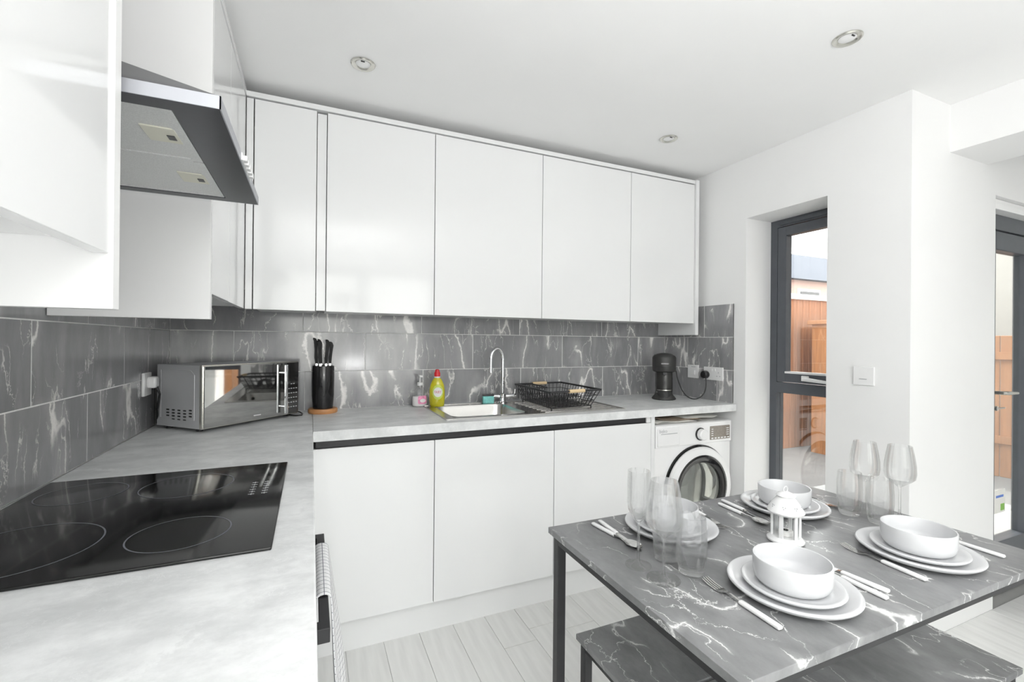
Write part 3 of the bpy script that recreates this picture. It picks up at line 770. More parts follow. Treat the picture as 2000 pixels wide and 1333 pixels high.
# ================================================================== washing machine
wm = thing('washing_machine', 'white washing machine with round porthole door under the worktop', 'washing machine', (2.58, -0.31, 0))
WX0, WX1, WF = 2.292, 2.862, -0.565
part('body', G().box(WX0, WX1, WF, -0.03, 0.012, 0.818, 0.006), 'appliance', wm)
part('control_panel', G().box(WX0+0.002, WX1-0.002, WF-0.008, WF+0.01, 0.695, 0.815, 0.004), 'appliance', wm)
dr = part('detergent_drawer', G().box(WX0+0.012, WX0+0.17, WF-0.013, WF, 0.702, 0.800, 0.005), 'appliance', wm)
part('drawer_line', G().box(WX0+0.035, WX0+0.15, WF-0.0140, WF-0.0125, 0.768, 0.772), 'greyprint', dr)
text_part('brand_lettering', 'beko', 0.028, 'greyprint', dr, (WX0+0.05-2.58, WF-0.0135+0.31, 0.786), (PI/2, 0, 0))
part('programme_dial', G().cyl(0.036, 0, 0.006, (2.615, WF-0.008, 0.752), 28, 'Y'), 'dark', wm)
part('dial_knob', G().cyl(0.031, 0, 0.030, (2.615, WF-0.012, 0.752), 28, 'Y', b=0.004), 'appliance', wm)
dp = part('display', G().box(2.690, 2.845, WF-0.0115, WF-0.006, 0.712, 0.790, 0.002), 'display', wm)
for i in range(6):
    part('display_key', G().box(2.698+i*0.025, 2.713+i*0.025, WF-0.0125, WF-0.011, 0.717, 0.724), 'whiteprint', dp)
for i in range(4):
    part('display_mark', G().box(2.698, 2.712, WF-0.0125, WF-0.011, 0.735+i*0.012, 0.739+i*0.012), 'whiteprint', dp)
    part('display_mark', G().box(2.815, 2.835, WF-0.0125, WF-0.011, 0.735+i*0.012, 0.739+i*0.012), 'whiteprint', dp)
DC = (2.602, WF, 0.448)
part('door_recess', G().lathe([(0.243, 0.0), (0.243, 0.004), (0.225, 0.006), (0.20, 0.006), (0.20, 0.0)], 56, DC, axis='Y'), 'blackgloss', wm)
part('door_ring', G().lathe([(0.222, 0.004), (0.232, 0.012), (0.234, 0.022), (0.226, 0.036), (0.205, 0.042), (0.192, 0.040), (0.186, 0.030), (0.186, 0.006)], 56, DC, axis='Y'), 'appliance', wm)
part('door_trim', G().lathe([(0.192, 0.030), (0.190, 0.039), (0.176, 0.040), (0.150, 0.030), (0.146, 0.020), (0.146, 0.004)], 56, DC, axis='Y'), 'blackgloss', wm)
part('porthole', G().lathe([(0.150, 0.022), (0.135, 0.030), (0.10, 0.037), (0.05, 0.041), (0.0, 0.042)], 48, DC, axis='Y'), 'porthole', wm)
part('door_handle', G().box(DC[0]-0.236, DC[0]-0.205, WF-0.044, WF-0.018, 0.40, 0.50, 0.006), 'satin', wm)
part('kick_panel', G().box(WX0+0.01, WX1-0.01, WF-0.004, WF+0.01, 0.02, 0.10, 0.003), 'appliance', wm)
for sx_ in (WX0+0.05, WX1-0.05):
    for sy_ in (-0.5, -0.08):
        part('foot', G().cyl(0.02, 0, 0.013, (sx_, sy_, 0), 16), 'dark', wm)
# leaflets pushed in on top of the machine
rl = random.Random(5)
for i, (xa, xb, ya_, zz, mt, lb) in enumerate((
        (2.33, 2.60, -0.545, 0.8195, 'paper', 'creased white leaflet lowest on the washing machine'),
        (2.40, 2.66, -0.53, 0.8275, 'kraft', 'brown folded leaflet on the washing machine'),
        (2.55, 2.80, -0.54, 0.8365, 'paper', 'cream instruction sheet curling on the washing machine'))):
    g = G(); v = []; f = []; n_ = 10
    for k in range(n_+1):
        for j in range(2):
            zc = zz + 0.006*(1+math.sin(k*0.9+i*2))*0.5*(1 if j == 0 else 0.4)
            v.append((xa+(xb-xa)*k/n_, ya_ + j*0.20 + 0.02*math.sin(k*0.5+i), zc))
    for k in range(n_): f.append((2*k, 2*k+2, 2*k+3, 2*k+1))
    o = solo('leaflet', g.add(v, f), mt, lb, 'paper', ((xa+xb)/2, ya_+0.1, zz), 'leaflets on the washing machine')
    md = o.modifiers.new('thickness', 'SOLIDIFY'); md.thickness = 0.0015; md.offset = 1

# ================================================================== things on the worktop
# microwave, turned across the corner
MA = 0.793
mw = thing('microwave_oven', 'silver grey microwave with mirrored door standing across the corner', 'microwave', (0.379, -0.3225, ZT), MA)
z0, z1 = 0.013, 0.254
poly = [(-0.225, 0.018), (0.225, 0.018), (0.225, 0.19), (0.10, 0.258), (-0.225, 0.258)]
part('body', G().prism(poly, z0, z1-0.002), 'mwbody', mw, local=True)
part('front_frame', G().box(-0.2255, 0.2255, 0.004, 0.0185, z0-0.001, z1, 0.002), 'satin', mw, local=True)
dr = part('door', G().box(-0.221, 0.150, -0.004, 0.006, z0+0.004, z1-0.005, 0.0012), 'mirror', mw, local=True)
part('control_panel', G().box(0.1515, 0.2215, -0.004, 0.006, z0+0.004, z1-0.005, 0.0012), 'panelglass', mw, local=True)
g = G()
for r in range(6):
    for c in range(4):
        if r == 5 and c in (0, 3): continue
        g.box(0.163+c*0.014, 0.171+c*0.014, -0.0046, -0.0038, 0.045+r*0.021, 0.049+r*0.021)
part('keypad_print', g, 'greyprint', mw, local=True)
hd = part('handle', G().box(0.126, 0.139, -0.034, -0.020, z0+0.010, z1-0.012, 0.004), 'chrome', dr, local=True)
for zz in (0.055, 0.205):
    part('handle_post', G().tube([(0.1325, -0.004, zz), (0.1325, -0.022, zz)], 0.005, 10), 'chrome', dr, local=True)
part('brand_mark', G().box(-0.012, 0.022, -0.0046, -0.0038, 0.033, 0.0365), 'whiteprint', dr, local=True)
# pressed outline and vent slots of the near side
g = G()
P = [(0.045, 0.045), (0.045, 0.215), (0.065, 0.232), (0.235, 0.232), (0.235, 0.045)]
g.tube([(-0.225, a, b) for a, b in P], 0.0016, 6, closed=True)
part('pressed_rim', g, 'mwbody', mw, local=True)
for c in range(5):
    for r in range(4):
        if r == 3 and c in (0, 4): continue
        zz = 0.075 - r*0.0115 - (0.0 if c not in (0,) else -0.003)
        part('vent_slot', G().box(-0.2262, -0.2240, 0.058+c*0.032, 0.074+c*0.032, zz, zz+0.0055, 0.001), 'dark', mw, local=True)
for a, b in ((-0.2, 0.05), (0.2, 0.05), (-0.2, 0.22), (0.12, 0.2)):
    part('foot', G().cyl(0.012, 0, 0.014, (a, b, 0), 12), 'dark', mw, local=True)
c_off = part('cord', G().tube([(0.45, -0.09, 0.9165), (0.49, -0.135, 0.9165), (0.525, -0.185, 0.9165), (0.553, -0.178, 0.9165), (0.556, -0.15, 0.918), (0.545, -0.118, 0.922), (0.52, -0.09, 0.926), (0.47, -0.06, 0.9165), (0.42, -0.04, 0.9165)], 0.003, 8).xform(Matrix.Rotation(-MA, 4, 'Z') @ Matrix.Translation((-0.379, 0.3225, -ZT))), 'dark', mw, local=True)

# knife block and knives
KX, KY = 0.645, -0.105
kb = thing('knife_block', 'black cylinder knife block on a round wooden foot', 'knife block', (KX, KY, ZT))
part('foot', G().lathe([(0, ZT), (0.064, ZT), (0.067, ZT+0.004), (0.067, ZT+0.018), (0.064, ZT+0.022), (0, ZT+0.022)], 40, (KX, KY, 0)), 'wood', kb, 'round beech foot')
part('barrel', G().lathe([(0, 0.935), (0.046, 0.935), (0.051, 1.0), (0.0515, 1.10), (0.050, 1.140), (0.0475, 1.140), (0.0475, 1.128), (0, 1.128)], 40, (KX, KY, 0)), 'blackgloss', kb)
kl = [(-0.030, 0.006, 1.276, 'black handled kitchen knife standing leftmost in the knife block'), (-0.014, -0.018, 1.262, 'black handled kitchen knife second from the left in the block'),
      (-0.010, 0.022, 1.270, 'black handled kitchen knife at the back left of the block'), (0.012, -0.014, 1.268, 'black handled kitchen knife at the front right of the block'),
      (0.030, 0.008, 1.258, 'black handled kitchen knife standing rightmost in the block')]
for dx, dy, zt_, lb in kl:
    k = thing('kitchen_knife', lb, 'knife', (KX+dx, KY+dy, 1.129), 0, 'knives in the block')
    h = zt_-1.129
    tl_ = 0.10*(0.5 if dx > 0 else -0.5)
    part('handle', G().add([(a+sh_+tl_*(zz-0.02)*1.2, b, zz) for zz, sc, sh_ in ((0.022, 0.8, 0), (0.05, 1.0, -0.001), (h*0.6, 0.85, 0.001), (h-0.018, 1.15, 0.002), (h-0.004, 0.95, -0.003), (h, 0.5, -0.006)) for a, b in ((-0.0075*sc, -0.010*sc), (0.0075*sc, -0.010*sc), (0.0075*sc, 0.010*sc), (-0.0075*sc, 0.010*sc))],
         [(0, 1, 2, 3), (20, 21, 22, 23)] + [(4*i+j, 4*i+(j+1) % 4, 4*i+4+(j+1) % 4, 4*i+4+j) for i in range(5) for j in range(4)]), 'knifeblack', k, local=True)
    part('bolster', G().box(-0.0055, 0.0055, -0.008, 0.008, 0.0, 0.023, 0.001), 'chrome', k, local=True)

# soap dispenser
sd = thing('soap_dispenser', 'clear pump soap bottle with pink label left of the sink', 'soap dispenser', (1.128, -0.062, ZT))
part('bottle', G().lathe([(0, 0), (0.036, 0), (0.042, 0.008), (0.043, 0.04), (0.038, 0.075), (0.020, 0.100), (0.013, 0.108), (0.013, 0.118), (0.0, 0.118)], 32, sy=0.7), 'glass', sd, local=True)
part('soap', G().lathe([(0, 0.003), (0.034, 0.003), (0.0395, 0.010), (0.0405, 0.040), (0.0385, 0.055), (0, 0.055)], 32, sy=0.7), 'soapwhite', sd, local=True)
pm = part('pump', G().cyl(0.0145, 0.112, 0.130, n=20, b=0.002).cyl(0.005, 0.130, 0.158, n=12), 'whiteplastic', sd, local=True)
part('nozzle', G().box(-0.010, 0.010, -0.034, 0.010, 0.158, 0.170, 0.004), 'whiteplastic', pm, local=True)
def patch(a, b, cx_, cz_, rx, rz, n=20, eps=0.0008, rect=False):
    g = G(); v = [(0, 0)]; v = []; f = []
    rings = 5
    def on(x, z): return (x, -(b*math.sqrt(max(0, 1-(x/a)**2))+eps), z)
    v.append(on(cx_, cz_))
    for k in range(1, rings+1):
        for i in range(n):
            t = 2*PI*i/n; c, s_ = math.cos(t), math.sin(t)
            if rect: m_ = max(abs(c), abs(s_)); c, s_ = c/m_, s_/m_
            v.append(on(cx_+rx*c*k/rings, cz_+rz*s_*k/rings))
    for i in range(n): f.append((0, 1+i, 1+(i+1) % n))
    for k in range(rings-1):
        for i in range(n):
            j = (i+1) % n; f.append((1+k*n+i, 1+(k+1)*n+i, 1+(k+1)*n+j, 1+k*n+j))
    return g.add(v, f)
part('label', patch(0.043, 0.0301, 0.008, 0.038, 0.024, 0.022, rect=True), 'pink', sd, 'pink and white label', local=True)
part('label_panel', patch(0.043, 0.0301, 0.010, 0.034, 0.016, 0.010, eps=0.0013), 'soapwhite', sd, local=True)

# washing-up liquid
wb_ = thing('washing_up_bottle', 'yellow green washing up liquid bottle with red cap beside the sink', 'bottle', (1.208, -0.118, ZT+0.004), -0.25)
part('bottle', G().lathe([(0, 0), (0.033, 0), (0.038, 0.006), (0.041, 0.04), (0.041, 0.085), (0.036, 0.115), (0.025, 0.140), (0.016, 0.152), (0.014, 0.162), (0, 0.162)], 36, sy=0.62), 'soapliquid', wb_, local=True)
cp = part('cap', G().lathe([(0, 0.160), (0.016, 0.160), (0.0165, 0.178), (0.012, 0.186), (0.011, 0.195), (0.007, 0.198), (0, 0.198)], 24), 'red', wb_, 'red push cap', local=True)
part('collar', G().lathe([(0.0155, 0.153), (0.0165, 0.155), (0.0165, 0.160), (0.0, 0.160)], 24, sy=0.85), 'whiteplastic', wb_, local=True)
lb = part('label', patch(0.041, 0.02545, 0.004, 0.078, 0.029, 0.040), 'limeprint', wb_, 'lime and white oval label', local=True)
lw_ = part('label_panel', patch(0.041, 0.02545, 0.004, 0.078, 0.023, 0.026, eps=0.0013), 'whiteprint', lb, local=True)
cu = bpy.data.curves.new('lettering', 'FONT'); cu.body = 'FAIRY'; cu.size = 0.0155; cu.align_x = 'CENTER'; cu.align_y = 'CENTER'; cu.resolution_u = 2
t = bpy.data.objects.new('tmp_text', cu); COL.objects.link(t); bpy.context.view_layer.update()
me = bpy.data.meshes.new_from_object(t.evaluated_get(bpy.context.evaluated_depsgraph_get()))
bpy.data.objects.remove(t)
for vv in me.vertices:
    x, y = vv.co.x*0.92+0.004, vv.co.y*1.35+0.078
    vv.co = (x, -(0.02545*math.sqrt(max(0, 1-(x/0.041)**2))+0.0021), y)
me.materials.clear(); me.materials.append(M['redprint'])
obj('lettering', me, lw_)

# sponge on the sink ledge
sg = thing('dish_sponge', 'teal dish sponge with black scouring top on the sink ledge', 'sponge', (1.505, -0.104, ZT+0.004), -0.1)
part('foam', G().box(-0.032, 0.032, -0.014, 0.014, 0, 0.042, 0.004), 'teal', sg, local=True)
part('scourer', G().box(-0.032, 0.032, -0.014, 0.014, 0.042, 0.052, 0.002), 'dark', sg, 'black scouring pad', local=True)

# dish rack
dk = thing('dish_rack', 'black wire dish rack with pale wooden handles on the drainer', 'dish rack', (1.84, -0.29, ZT+0.004))
T = [V(1.682, -0.085, 1.018), V(2.008, -0.048, 1.018), V(1.988, -0.500, 1.018), V(1.663, -0.538, 1.018)]
Bm = [V(1.712, -0.125, 0.932), V(1.968, -0.095, 0.932), V(1.952, -0.462, 0.932), V(1.698, -0.492, 0.932)]
def loop_pts(c): return c
g = G()
for i in range(4): g.bar(T[i], T[(i+1) % 4], 0.009, 0.009)
part('rim', g, 'black_metal', dk)
g = G()
for i in range(4): g.tube([Bm[i], Bm[(i+1) % 4]], 0.0024, 6)
for i, j in ((0, 1), (3, 2)):
    pass
# side wires
for i in range(4):
    a0, a1, b0, b1 = T[i], T[(i+1) % 4], Bm[i], Bm[(i+1) % 4]
    n_ = 11 if i in (0, 2) else 14
    for k in range(n_+1):
        t_ = k/n_; g.tube([a0.lerp(a1, t_), b0.lerp(b1, t_)], 0.0019, 5)
    for h in (0.34, 0.67):
        g.tube([a0.lerp(b0, h), a1.lerp(b1, h)], 0.0019, 5)
for k in range(15):
    t_ = k/14; g.tube([Bm[0].lerp(Bm[3], t_), Bm[1].lerp(Bm[2], t_)], 0.0019, 5)
for k in range(5):
    t_ = k/4; g.tube([Bm[0].lerp(Bm[1], t_), Bm[3].lerp(Bm[2], t_)], 0.0019, 5)
# plate prongs
for k in range(10):
    t_ = (k+0.5)/10
    p, q = Bm[3].lerp(Bm[2], 0.25+0.07*k), Bm[0].lerp(Bm[1], 0.25+0.07*k)
    for s_ in (0.22, 0.5):
        c_ = p.lerp(q, s_); g.tube([c_+V(0, -0.035, 0), c_+V(0, -0.02, 0.05), c_+V(0, 0.02, 0.05), c_+V(0, 0.035, 0)], 0.0018, 5)
part('wire_basket', g, 'black_metal', dk)
for p, q in ((T[3], T[2]), (T[0], T[1])):
    part('wooden_grip', G().tube([p.lerp(q, 0.36), p.lerp(q, 0.66)], 0.0095, 14), 'palewood', dk, 'pale wooden grip')
for p in Bm:
    part('foot', G().tube([p+V(0, 0, 0.004), p+V(0, 0, -0.0150)], 0.004, 8), 'dark', dk)
cadp = [T[0].lerp(T[3], s_).lerp(T[1].lerp(T[2], s_), u_) for s_, u_ in ((0.08, 0.02), (0.08, 0.30), (0.52, 0.30), (0.52, 0.02))]
g = G()
for i in range(4): g.bar(cadp[i]+V(0, 0, 0.001), cadp[(i+1) % 4]+V(0, 0, 0.001), 0.006, 0.006)
for i in range(4):
    for k in range(6):
        p = cadp[i].lerp(cadp[(i+1) % 4], k/6); g.tube([p, V(p.x, p.y, 0.94)], 0.0018, 5)
part('cutlery_caddy', g, 'black_metal', dk)

# coffee machine
cm = thing('coffee_machine', 'dark grey capsule coffee machine in the right worktop corner', 'coffee machine', (2.622, -0.272, ZT), -0.66)
part('base', G().lathe([(0, 0), (0.066, 0), (0.073, 0.004), (0.072, 0.010), (0.056, 0.030), (0.050, 0.05), (0, 0.05)], 36, (0, 0.0, 0), sy=0.95), 'coffee', cm, local=True)
part('column', G().lathe([(0, 0.04), (0.053, 0.04), (0.053, 0.185), (0, 0.185)], 36, (0, 0.006, 0)), 'coffee2', cm, local=True)
hd = part('head', G().lathe([(0, 0.172), (0.055, 0.172), (0.068, 0.178), (0.0715, 0.190), (0.0715, 0.262), (0.066, 0.272), (0.045, 0.285), (0.02, 0.291), (0, 0.292)], 40, (0, -0.006, 0)), 'coffee', cm, local=True)
part('seam_band', G().lathe([(0.0715, 0.205), (0.0722, 0.2055), (0.0722, 0.2075), (0.0715, 0.208)], 40, (0, -0.006, 0)), 'dark', hd, local=True)
part('spout', G().box(-0.012, 0.012, -0.062, -0.04, 0.155, 0.175, 0.003).cyl(0.004, 0.148, 0.157, (0, -0.053, 0), 10), 'dark', cm, local=True)
part('cup_stand', G().lathe([(0, 0.058), (0.040, 0.058), (0.042, 0.060), (0.042, 0.066), (0, 0.066)], 28, (0, -0.032, 0)), 'coffee2', cm, local=True)
part('stand_trim', G().lathe([(0.0420, 0.0605), (0.0428, 0.0605), (0.0428, 0.0655), (0.0420, 0.0655)], 28, (0, -0.032, 0)), 'satin', cm, local=True)
part('drip_cup', G().lathe([(0, 0.012), (0.036, 0.012), (0.040, 0.058), (0, 0.058)], 28, (0, -0.030, 0)), 'coffee', cm, local=True)
part('column_slot', G().box(-0.006, 0.006, -0.0492, -0.044, 0.098, 0.118, 0.001).box(-0.006, 0.006, -0.0705, -0.064, 0.022, 0.040, 0.001), 'dark', cm, local=True)
part('button', G().cyl(0.009, 0.268, 0.279, (-0.05, 0.02, 0), 14), 'dark', hd, local=True)
cu = bpy.data.curves.new('lettering', 'FONT'); cu.body = 'NESPRESSO'; cu.size = 0.0105; cu.align_x = 'CENTER'; cu.align_y = 'CENTER'; cu.resolution_u = 2
t = bpy.data.objects.new('tmp_text', cu); COL.objects.link(t); bpy.context.view_layer.update()
me = bpy.data.meshes.new_from_object(t.evaluated_get(bpy.context.evaluated_depsgraph_get()))
bpy.data.objects.remove(t)
for vv in me.vertices:
    x, y = vv.co.x*0.85, vv.co.y+0.226
    vv.co = (x, -0.006-math.sqrt(0.0715**2-x*x)-0.0006, y)
me.materials.clear(); me.materials.append(M['whiteprint'])
obj('lettering', me, hd)

# sockets, plug, cord and switches
def wall_plate(name, label, cat, y0_, y1_, z0_, z1_, x=RX-TTH, group=None):
    t_ = thing(name, label, cat, (x, (y0_+y1_)/2, z0_), 0, group)
    part('plate', G().box(x-0.009, x, y0_, y1_, z0_, z1_, 0.0025), 'whiteplastic', t_)
    return t_
def pins(t_, yc, zc, x):
    part('pin_hole', G().box(x-0.0095, x-0.0085, yc-0.003, yc+0.003, zc+0.008, zc+0.018), 'greyprint', t_)
    for s_ in (-1, 1):
        part('pin_hole', G().box(x-0.0095, x-0.0085, yc+s_*0.011-0.004, yc+s_*0.011+0.004, zc-0.012, zc-0.006), 'greyprint', t_)
x = RX-TTH
so = wall_plate('switched_outlet', 'small white switched wall outlet beside the coffee machine', 'outlet', -0.319, -0.231, 1.042, 1.127)
part('rocker', G().box(x-0.012, x-0.008, -0.292, -0.258, 1.062, 1.092, 0.001), 'whiteplastic', so)
part('warning_mark', G().box(x-0.0095, x-0.0088, -0.298, -0.262, 1.112, 1.117), 'greyprint', so)
do = wall_plate('double_socket', 'white double wall socket with a black plug in it', 'socket', -0.509, -0.364, 1.040, 1.121)
pins(do, -0.478, 1.075, x)
for yc in (-0.425, -0.45):
    part('rocker', G().box(x-0.012, x-0.008, yc-0.008, yc+0.008, 1.095, 1.112, 0.001), 'whiteplastic', do)
pl = thing('mains_plug', 'black plug and cord of the coffee machine', 'plug', (x-0.03, -0.385, 1.06))
part('plug_body', G().lathe([(0, 0.0), (0.022, 0.0), (0.025, 0.006), (0.024, 0.026), (0.018, 0.032), (0, 0.033)], 22, (0, 0, 0), sy=1.1).xform(Matrix.Translation((x-0.0095, -0.388, 1.072)) @ Matrix.Rotation(-PI/2, 4, 'Y')), 'dark', pl)
cpts = [(2.668, -0.252, 1.078), (2.690, -0.262, 1.092), (2.712, -0.268, 1.096), (2.722, -0.272, 1.083), (2.726, -0.276, 1.05), (2.735, -0.285, 1.01), (2.748, -0.300, 0.965), (2.765, -0.320, 0.932), (2.785, -0.345, 0.918), (2.805, -0.368, 0.921), (2.825, -0.386, 0.94), (2.842, -0.394, 0.975), (2.848, -0.395, 1.02), (2.849, -0.391, 1.05)]
def spline(P, n=6):
    P = [Vector(p) for p in P]; out = []
    for i in range(len(P)-1):
        a, b, c, d = P[max(i-1, 0)], P[i], P[i+1], P[min(i+2, len(P)-1)]
        for k in range(n):
            t_ = k/n
            out.append(0.5*((2*b)+(c-a)*t_+(2*a-5*b+4*c-d)*t_**2+(3*b-a-3*c+d)*t_**3))
    out.append(P[-1]); return out
part('cord', G().tube(spline(cpts), 0.0034, 8), 'dark', pl)
lp = thing('wall_socket', 'white wall socket with plug behind the microwave', 'socket', (TTH, -0.34, 1.045))
part('plate', G().box(TTH, TTH+0.010, -0.385, -0.30, 1.046, 1.135, 0.003), 'whiteplastic', lp)
part('plug', G().box(TTH+0.009, TTH+0.040, -0.362, -0.318, 1.075, 1.120, 0.008), 'whiteplastic', lp)
part('plug_cord', G().tube([(TTH+0.035, -0.34, 1.085), (TTH+0.045, -0.335, 1.05), (TTH+0.035, -0.325, 0.99), (TTH+0.03, -0.30, 0.95), (TTH+0.045, -0.25, 0.925)], 0.004, 8), 'dark', lp)
sw = wall_plate('light_switch', 'white fused switch plate on the wall right of the window', 'switch', -1.309, -1.224, 1.084, 1.168, RX)
part('slot', G().box(RX-0.0098, RX-0.0088, -1.281, -1.250, 1.110, 1.114), 'greyprint', sw)

# recessed ceiling spots
sl = [((0.764, -0.658), 'recessed ceiling spot above the left part of the wall cupboards'), ((2.290, -0.656), 'recessed ceiling spot near the right end of the wall cupboards'),
      ((2.292, -1.521), 'recessed ceiling spot nearest the right wall above the table')]
proto = None
for (x_, y_), lbl in sl:
    if proto is None:
        proto = thing('ceiling_spot', lbl, 'spotlight', (x_, y_, CEIL), 0, 'recessed ceiling spots')
        part('bezel', G().lathe([(0.0455, 0.0), (0.0455, -0.0025), (0.042, -0.006), (0.034, -0.005), (0.027, 0.0), (0.027, -0.0005)], 40), 'satin', proto, local=True)
        part('lamp', G().lathe([(0.027, -0.0008), (0.022, -0.0022), (0.012, -0.0030), (0, -0.0032)], 28), 'whiteplastic', proto, local=True)
        part('lamp_clip', G().box(-0.010, 0.004, -0.023, -0.019, -0.0045, -0.001), 'dark', proto, local=True)
    else:
        c_ = copy_tree(proto); c_.location = (x_, y_, CEIL); c_['label'] = lbl
# added fill lamps, unseen behind the camera; they brighten the room via the ceiling
def fill_lamp(x_, y_, h_, watt, lbl):
    ul = thing('added_fill_lamp', lbl, 'fill lamp', (x_, y_, 0))
    part('base', G().lathe([(0, 0), (0.13, 0), (0.13, 0.015), (0.02, 0.025), (0, 0.025)], 32), 'trim', ul, local=True)
    part('pole', G().cyl(0.011, 0.02, h_-0.09, n=16), 'trim', ul, local=True)
    part('bowl', G().lathe([(0.0, h_-0.09), (0.05, h_-0.085), (0.16, h_-0.03), (0.20, h_), (0.196, h_), (0.156, h_-0.026), (0.048, h_-0.08), (0, h_-0.082)], 40), 'trim', ul, local=True)
    ld = bpy.data.lights.new('fill_bulb', 'AREA'); ld.shape = 'DISK'; ld.size = 0.38; ld.energy = watt; ld.color = (1.0, 0.998, 1.0)
    lo_ = bpy.data.objects.new('fill_bulb', ld); COL.objects.link(lo_); lo_.location = (0, 0, h_+0.002); lo_.rotation_euler = (PI, 0, 0); lo_.parent = ul
fill_lamp(0.9, -3.0, 1.7, 24, 'tall white fill lamp added out of view behind the camera')
fill_lamp(1.1, -3.75, 0.95, 56, 'low white fill lamp added out of view behind the camera')

# ================================================================== dining table
ZTB = 0.73
TA = -0.01104
tb = thing('dining_table', 'dining table with dark grey marble top and black metal frame', 'table', (1.2229, -1.341, 0), TA)
TL, TD = 1.0998, 0.6557
part('table_top', G().box(0, TL, -TD, 0, ZTB-0.017, ZTB, 0.0015), 'table', tb, local=True)
lw = 0.026
g = G()
ins = 0.012
for y_ in (-ins-lw, -TD+ins):
    g.box(ins+lw, TL-ins-lw, y_, y_+lw, ZTB-0.040, ZTB-0.0172)
for x_ in (ins, TL-ins-lw):
    g.box(x_, x_+lw, -TD+ins+lw, -ins-lw, ZTB-0.040, ZTB-0.0172)
part('frame', g, 'black_metal', tb, local=True)
for x_ in (ins, TL-ins-lw):
    for y_ in (-ins-lw, -TD+ins):
        part('leg', G().box(x_, x_+lw, y_, y_+lw, 0, ZTB-0.0172, 0.0015), 'black_metal', tb, local=True)
def bench(x0, x1, y0, y1, label):
    t_ = thing('bench', label, 'bench', (x0, y1, 0), 0, 'benches under the table')
    z = 0.43; L_, D_ = x1-x0, y1-y0
    part('seat', G().box(0, L_, -D_, 0, z-0.016, z, 0.002), 'table', t_, local=True)
    w = 0.024
    g = G()
    for y_ in (-0.010-w, -D_+0.010): g.box(0.010+w, L_-0.010-w, y_, y_+w, z-0.036, z-0.0162)
    for x_ in (0.010, L_-0.010-w): g.box(x_, x_+w, -D_+0.010+w, -0.010-w, z-0.036, z-0.0162)
    part('frame', g, 'black_metal', t_, local=True)
    for x_ in (0.010, L_-0.010-w):
        for y_ in (-0.010-w, -D_+0.010):
            part('leg', G().box(x_, x_+w, y_, y_+w, 0, z-0.0162, 0.0015), 'black_metal', t_, local=True)
bench(1.292, 2.285, -1.662, -1.385, 'dark marble topped bench on the cupboard side under the table')
bench(1.292, 2.290, -1.960, -1.672, 'dark marble topped bench on the near side under the table')

def scale_xy(x, y): return (x, y)
plate_me = mesh_of('dinner_plate', G().lathe([(0, 0), (0.088, 0), (0.094, 0.001), (0.118, 0.009), (0.1262, 0.0155), (0.1272, 0.0185), (0.1255, 0.0212), (0.1215, 0.0215), (0.112, 0.0165), (0.098, 0.0115), (0.092, 0.0105), (0, 0.010)], 72), 'ceramic')
side_me = mesh_of('side_plate', G().lathe([(0, 0), (0.068, 0), (0.073, 0.001), (0.091, 0.007), (0.0975, 0.012), (0.0985, 0.0145), (0.0970, 0.0168), (0.0935, 0.0170), (0.086, 0.0130), (0.076, 0.0095), (0.071, 0.0088), (0, 0.0085)], 64), 'ceramic')
bowl_me = mesh_of('bowl', G().lathe([(0, 0), (0.058, 0), (0.066, 0.003), (0.0725, 0.011), (0.0748, 0.022), (0.0755, 0.0545), (0.0745, 0.0562), (0.0725, 0.0560), (0.0716, 0.0545), (0.0708, 0.023), (0.066, 0.0125), (0.058, 0.0065), (0, 0.0055)], 64), 'ceramic')
sets = [((1.547, -1.8466), 'at the near left place beside the forked marble vein'), ((2.014, -1.857), 'at the near right place closest to the garden door'),
        ((2.0045, -1.5056), 'at the far right place near the window'), ((1.539, -1.4925), 'at the far left place behind the stemmed glasses')]
for (x_, y_), where in sets:
    o = obj('dinner_plate', plate_me); o.location = (x_, y_, ZTB); tag(o, 'large white dinner plate ' + where, 'plate', 'dinner plates')
    dx = -0.012 if (x_ < 1.6 and y_ < -1.7) else 0.004
    o = obj('side_plate', side_me); o.location = (x_-0.004, y_-0.004, ZTB+0.0103); tag(o, 'smaller white plate stacked ' + where, 'plate', 'side plates')
    o = obj('bowl', bowl_me); o.location = (x_-0.004, y_-0.003, ZTB+0.0192); tag(o, 'deep white bowl stacked ' + where, 'bowl', 'white bowls')

# cutlery: local +Y runs from the end of the handle to the tip
def cut_handle(): return G().box(-0.0065, 0.0065, 0.0, 0.095, 0.0, 0.0085, 0.004, 3)
hm = mesh_of('handle', cut_handle(), 'cuthandle')
g = G(); g.add([(-0.0045, 0.094, 0.002), (0.0045, 0.094, 0.002), (0.0028, 0.112, 0.004), (-0.0028, 0.112, 0.004), (-0.0045, 0.094, 0.0065), (0.0045, 0.094, 0.0065), (0.0028, 0.112, 0.0062), (-0.0028, 0.112, 0.0062)], [(0, 3, 2, 1), (4, 5, 6, 7), (0, 1, 5, 4), (1, 2, 6, 5), (2, 3, 7, 6), (3, 0, 4, 7)])
ferr = g
def strip(secs):
    """closed flat strip from (y, half width, z, thickness) sections"""
    v = []; f = []
    for y, w, z, t in secs: v += [(-w, y, z), (w, y, z), (w, y, z+t), (-w, y, z+t)]
    n_ = len(secs)
    for i in range(n_-1):
        for j in range(4): f.append((4*i+j, 4*i+(j+1) % 4, 4*i+4+(j+1) % 4, 4*i+4+j))
    f += [(3, 2, 1, 0), tuple(4*(n_-1)+j for j in range(4))]
    return v, f
fk = G().add(*strip([(0.090, 0.005, 0.0015, 0.006), (0.104, 0.0028, 0.004, 0.0028), (0.118, 0.0022, 0.006, 0.002), (0.130, 0.0045, 0.005, 0.0018), (0.138, 0.0098, 0.002, 0.0018), (0.150, 0.0112, 0.0008, 0.0016)]))
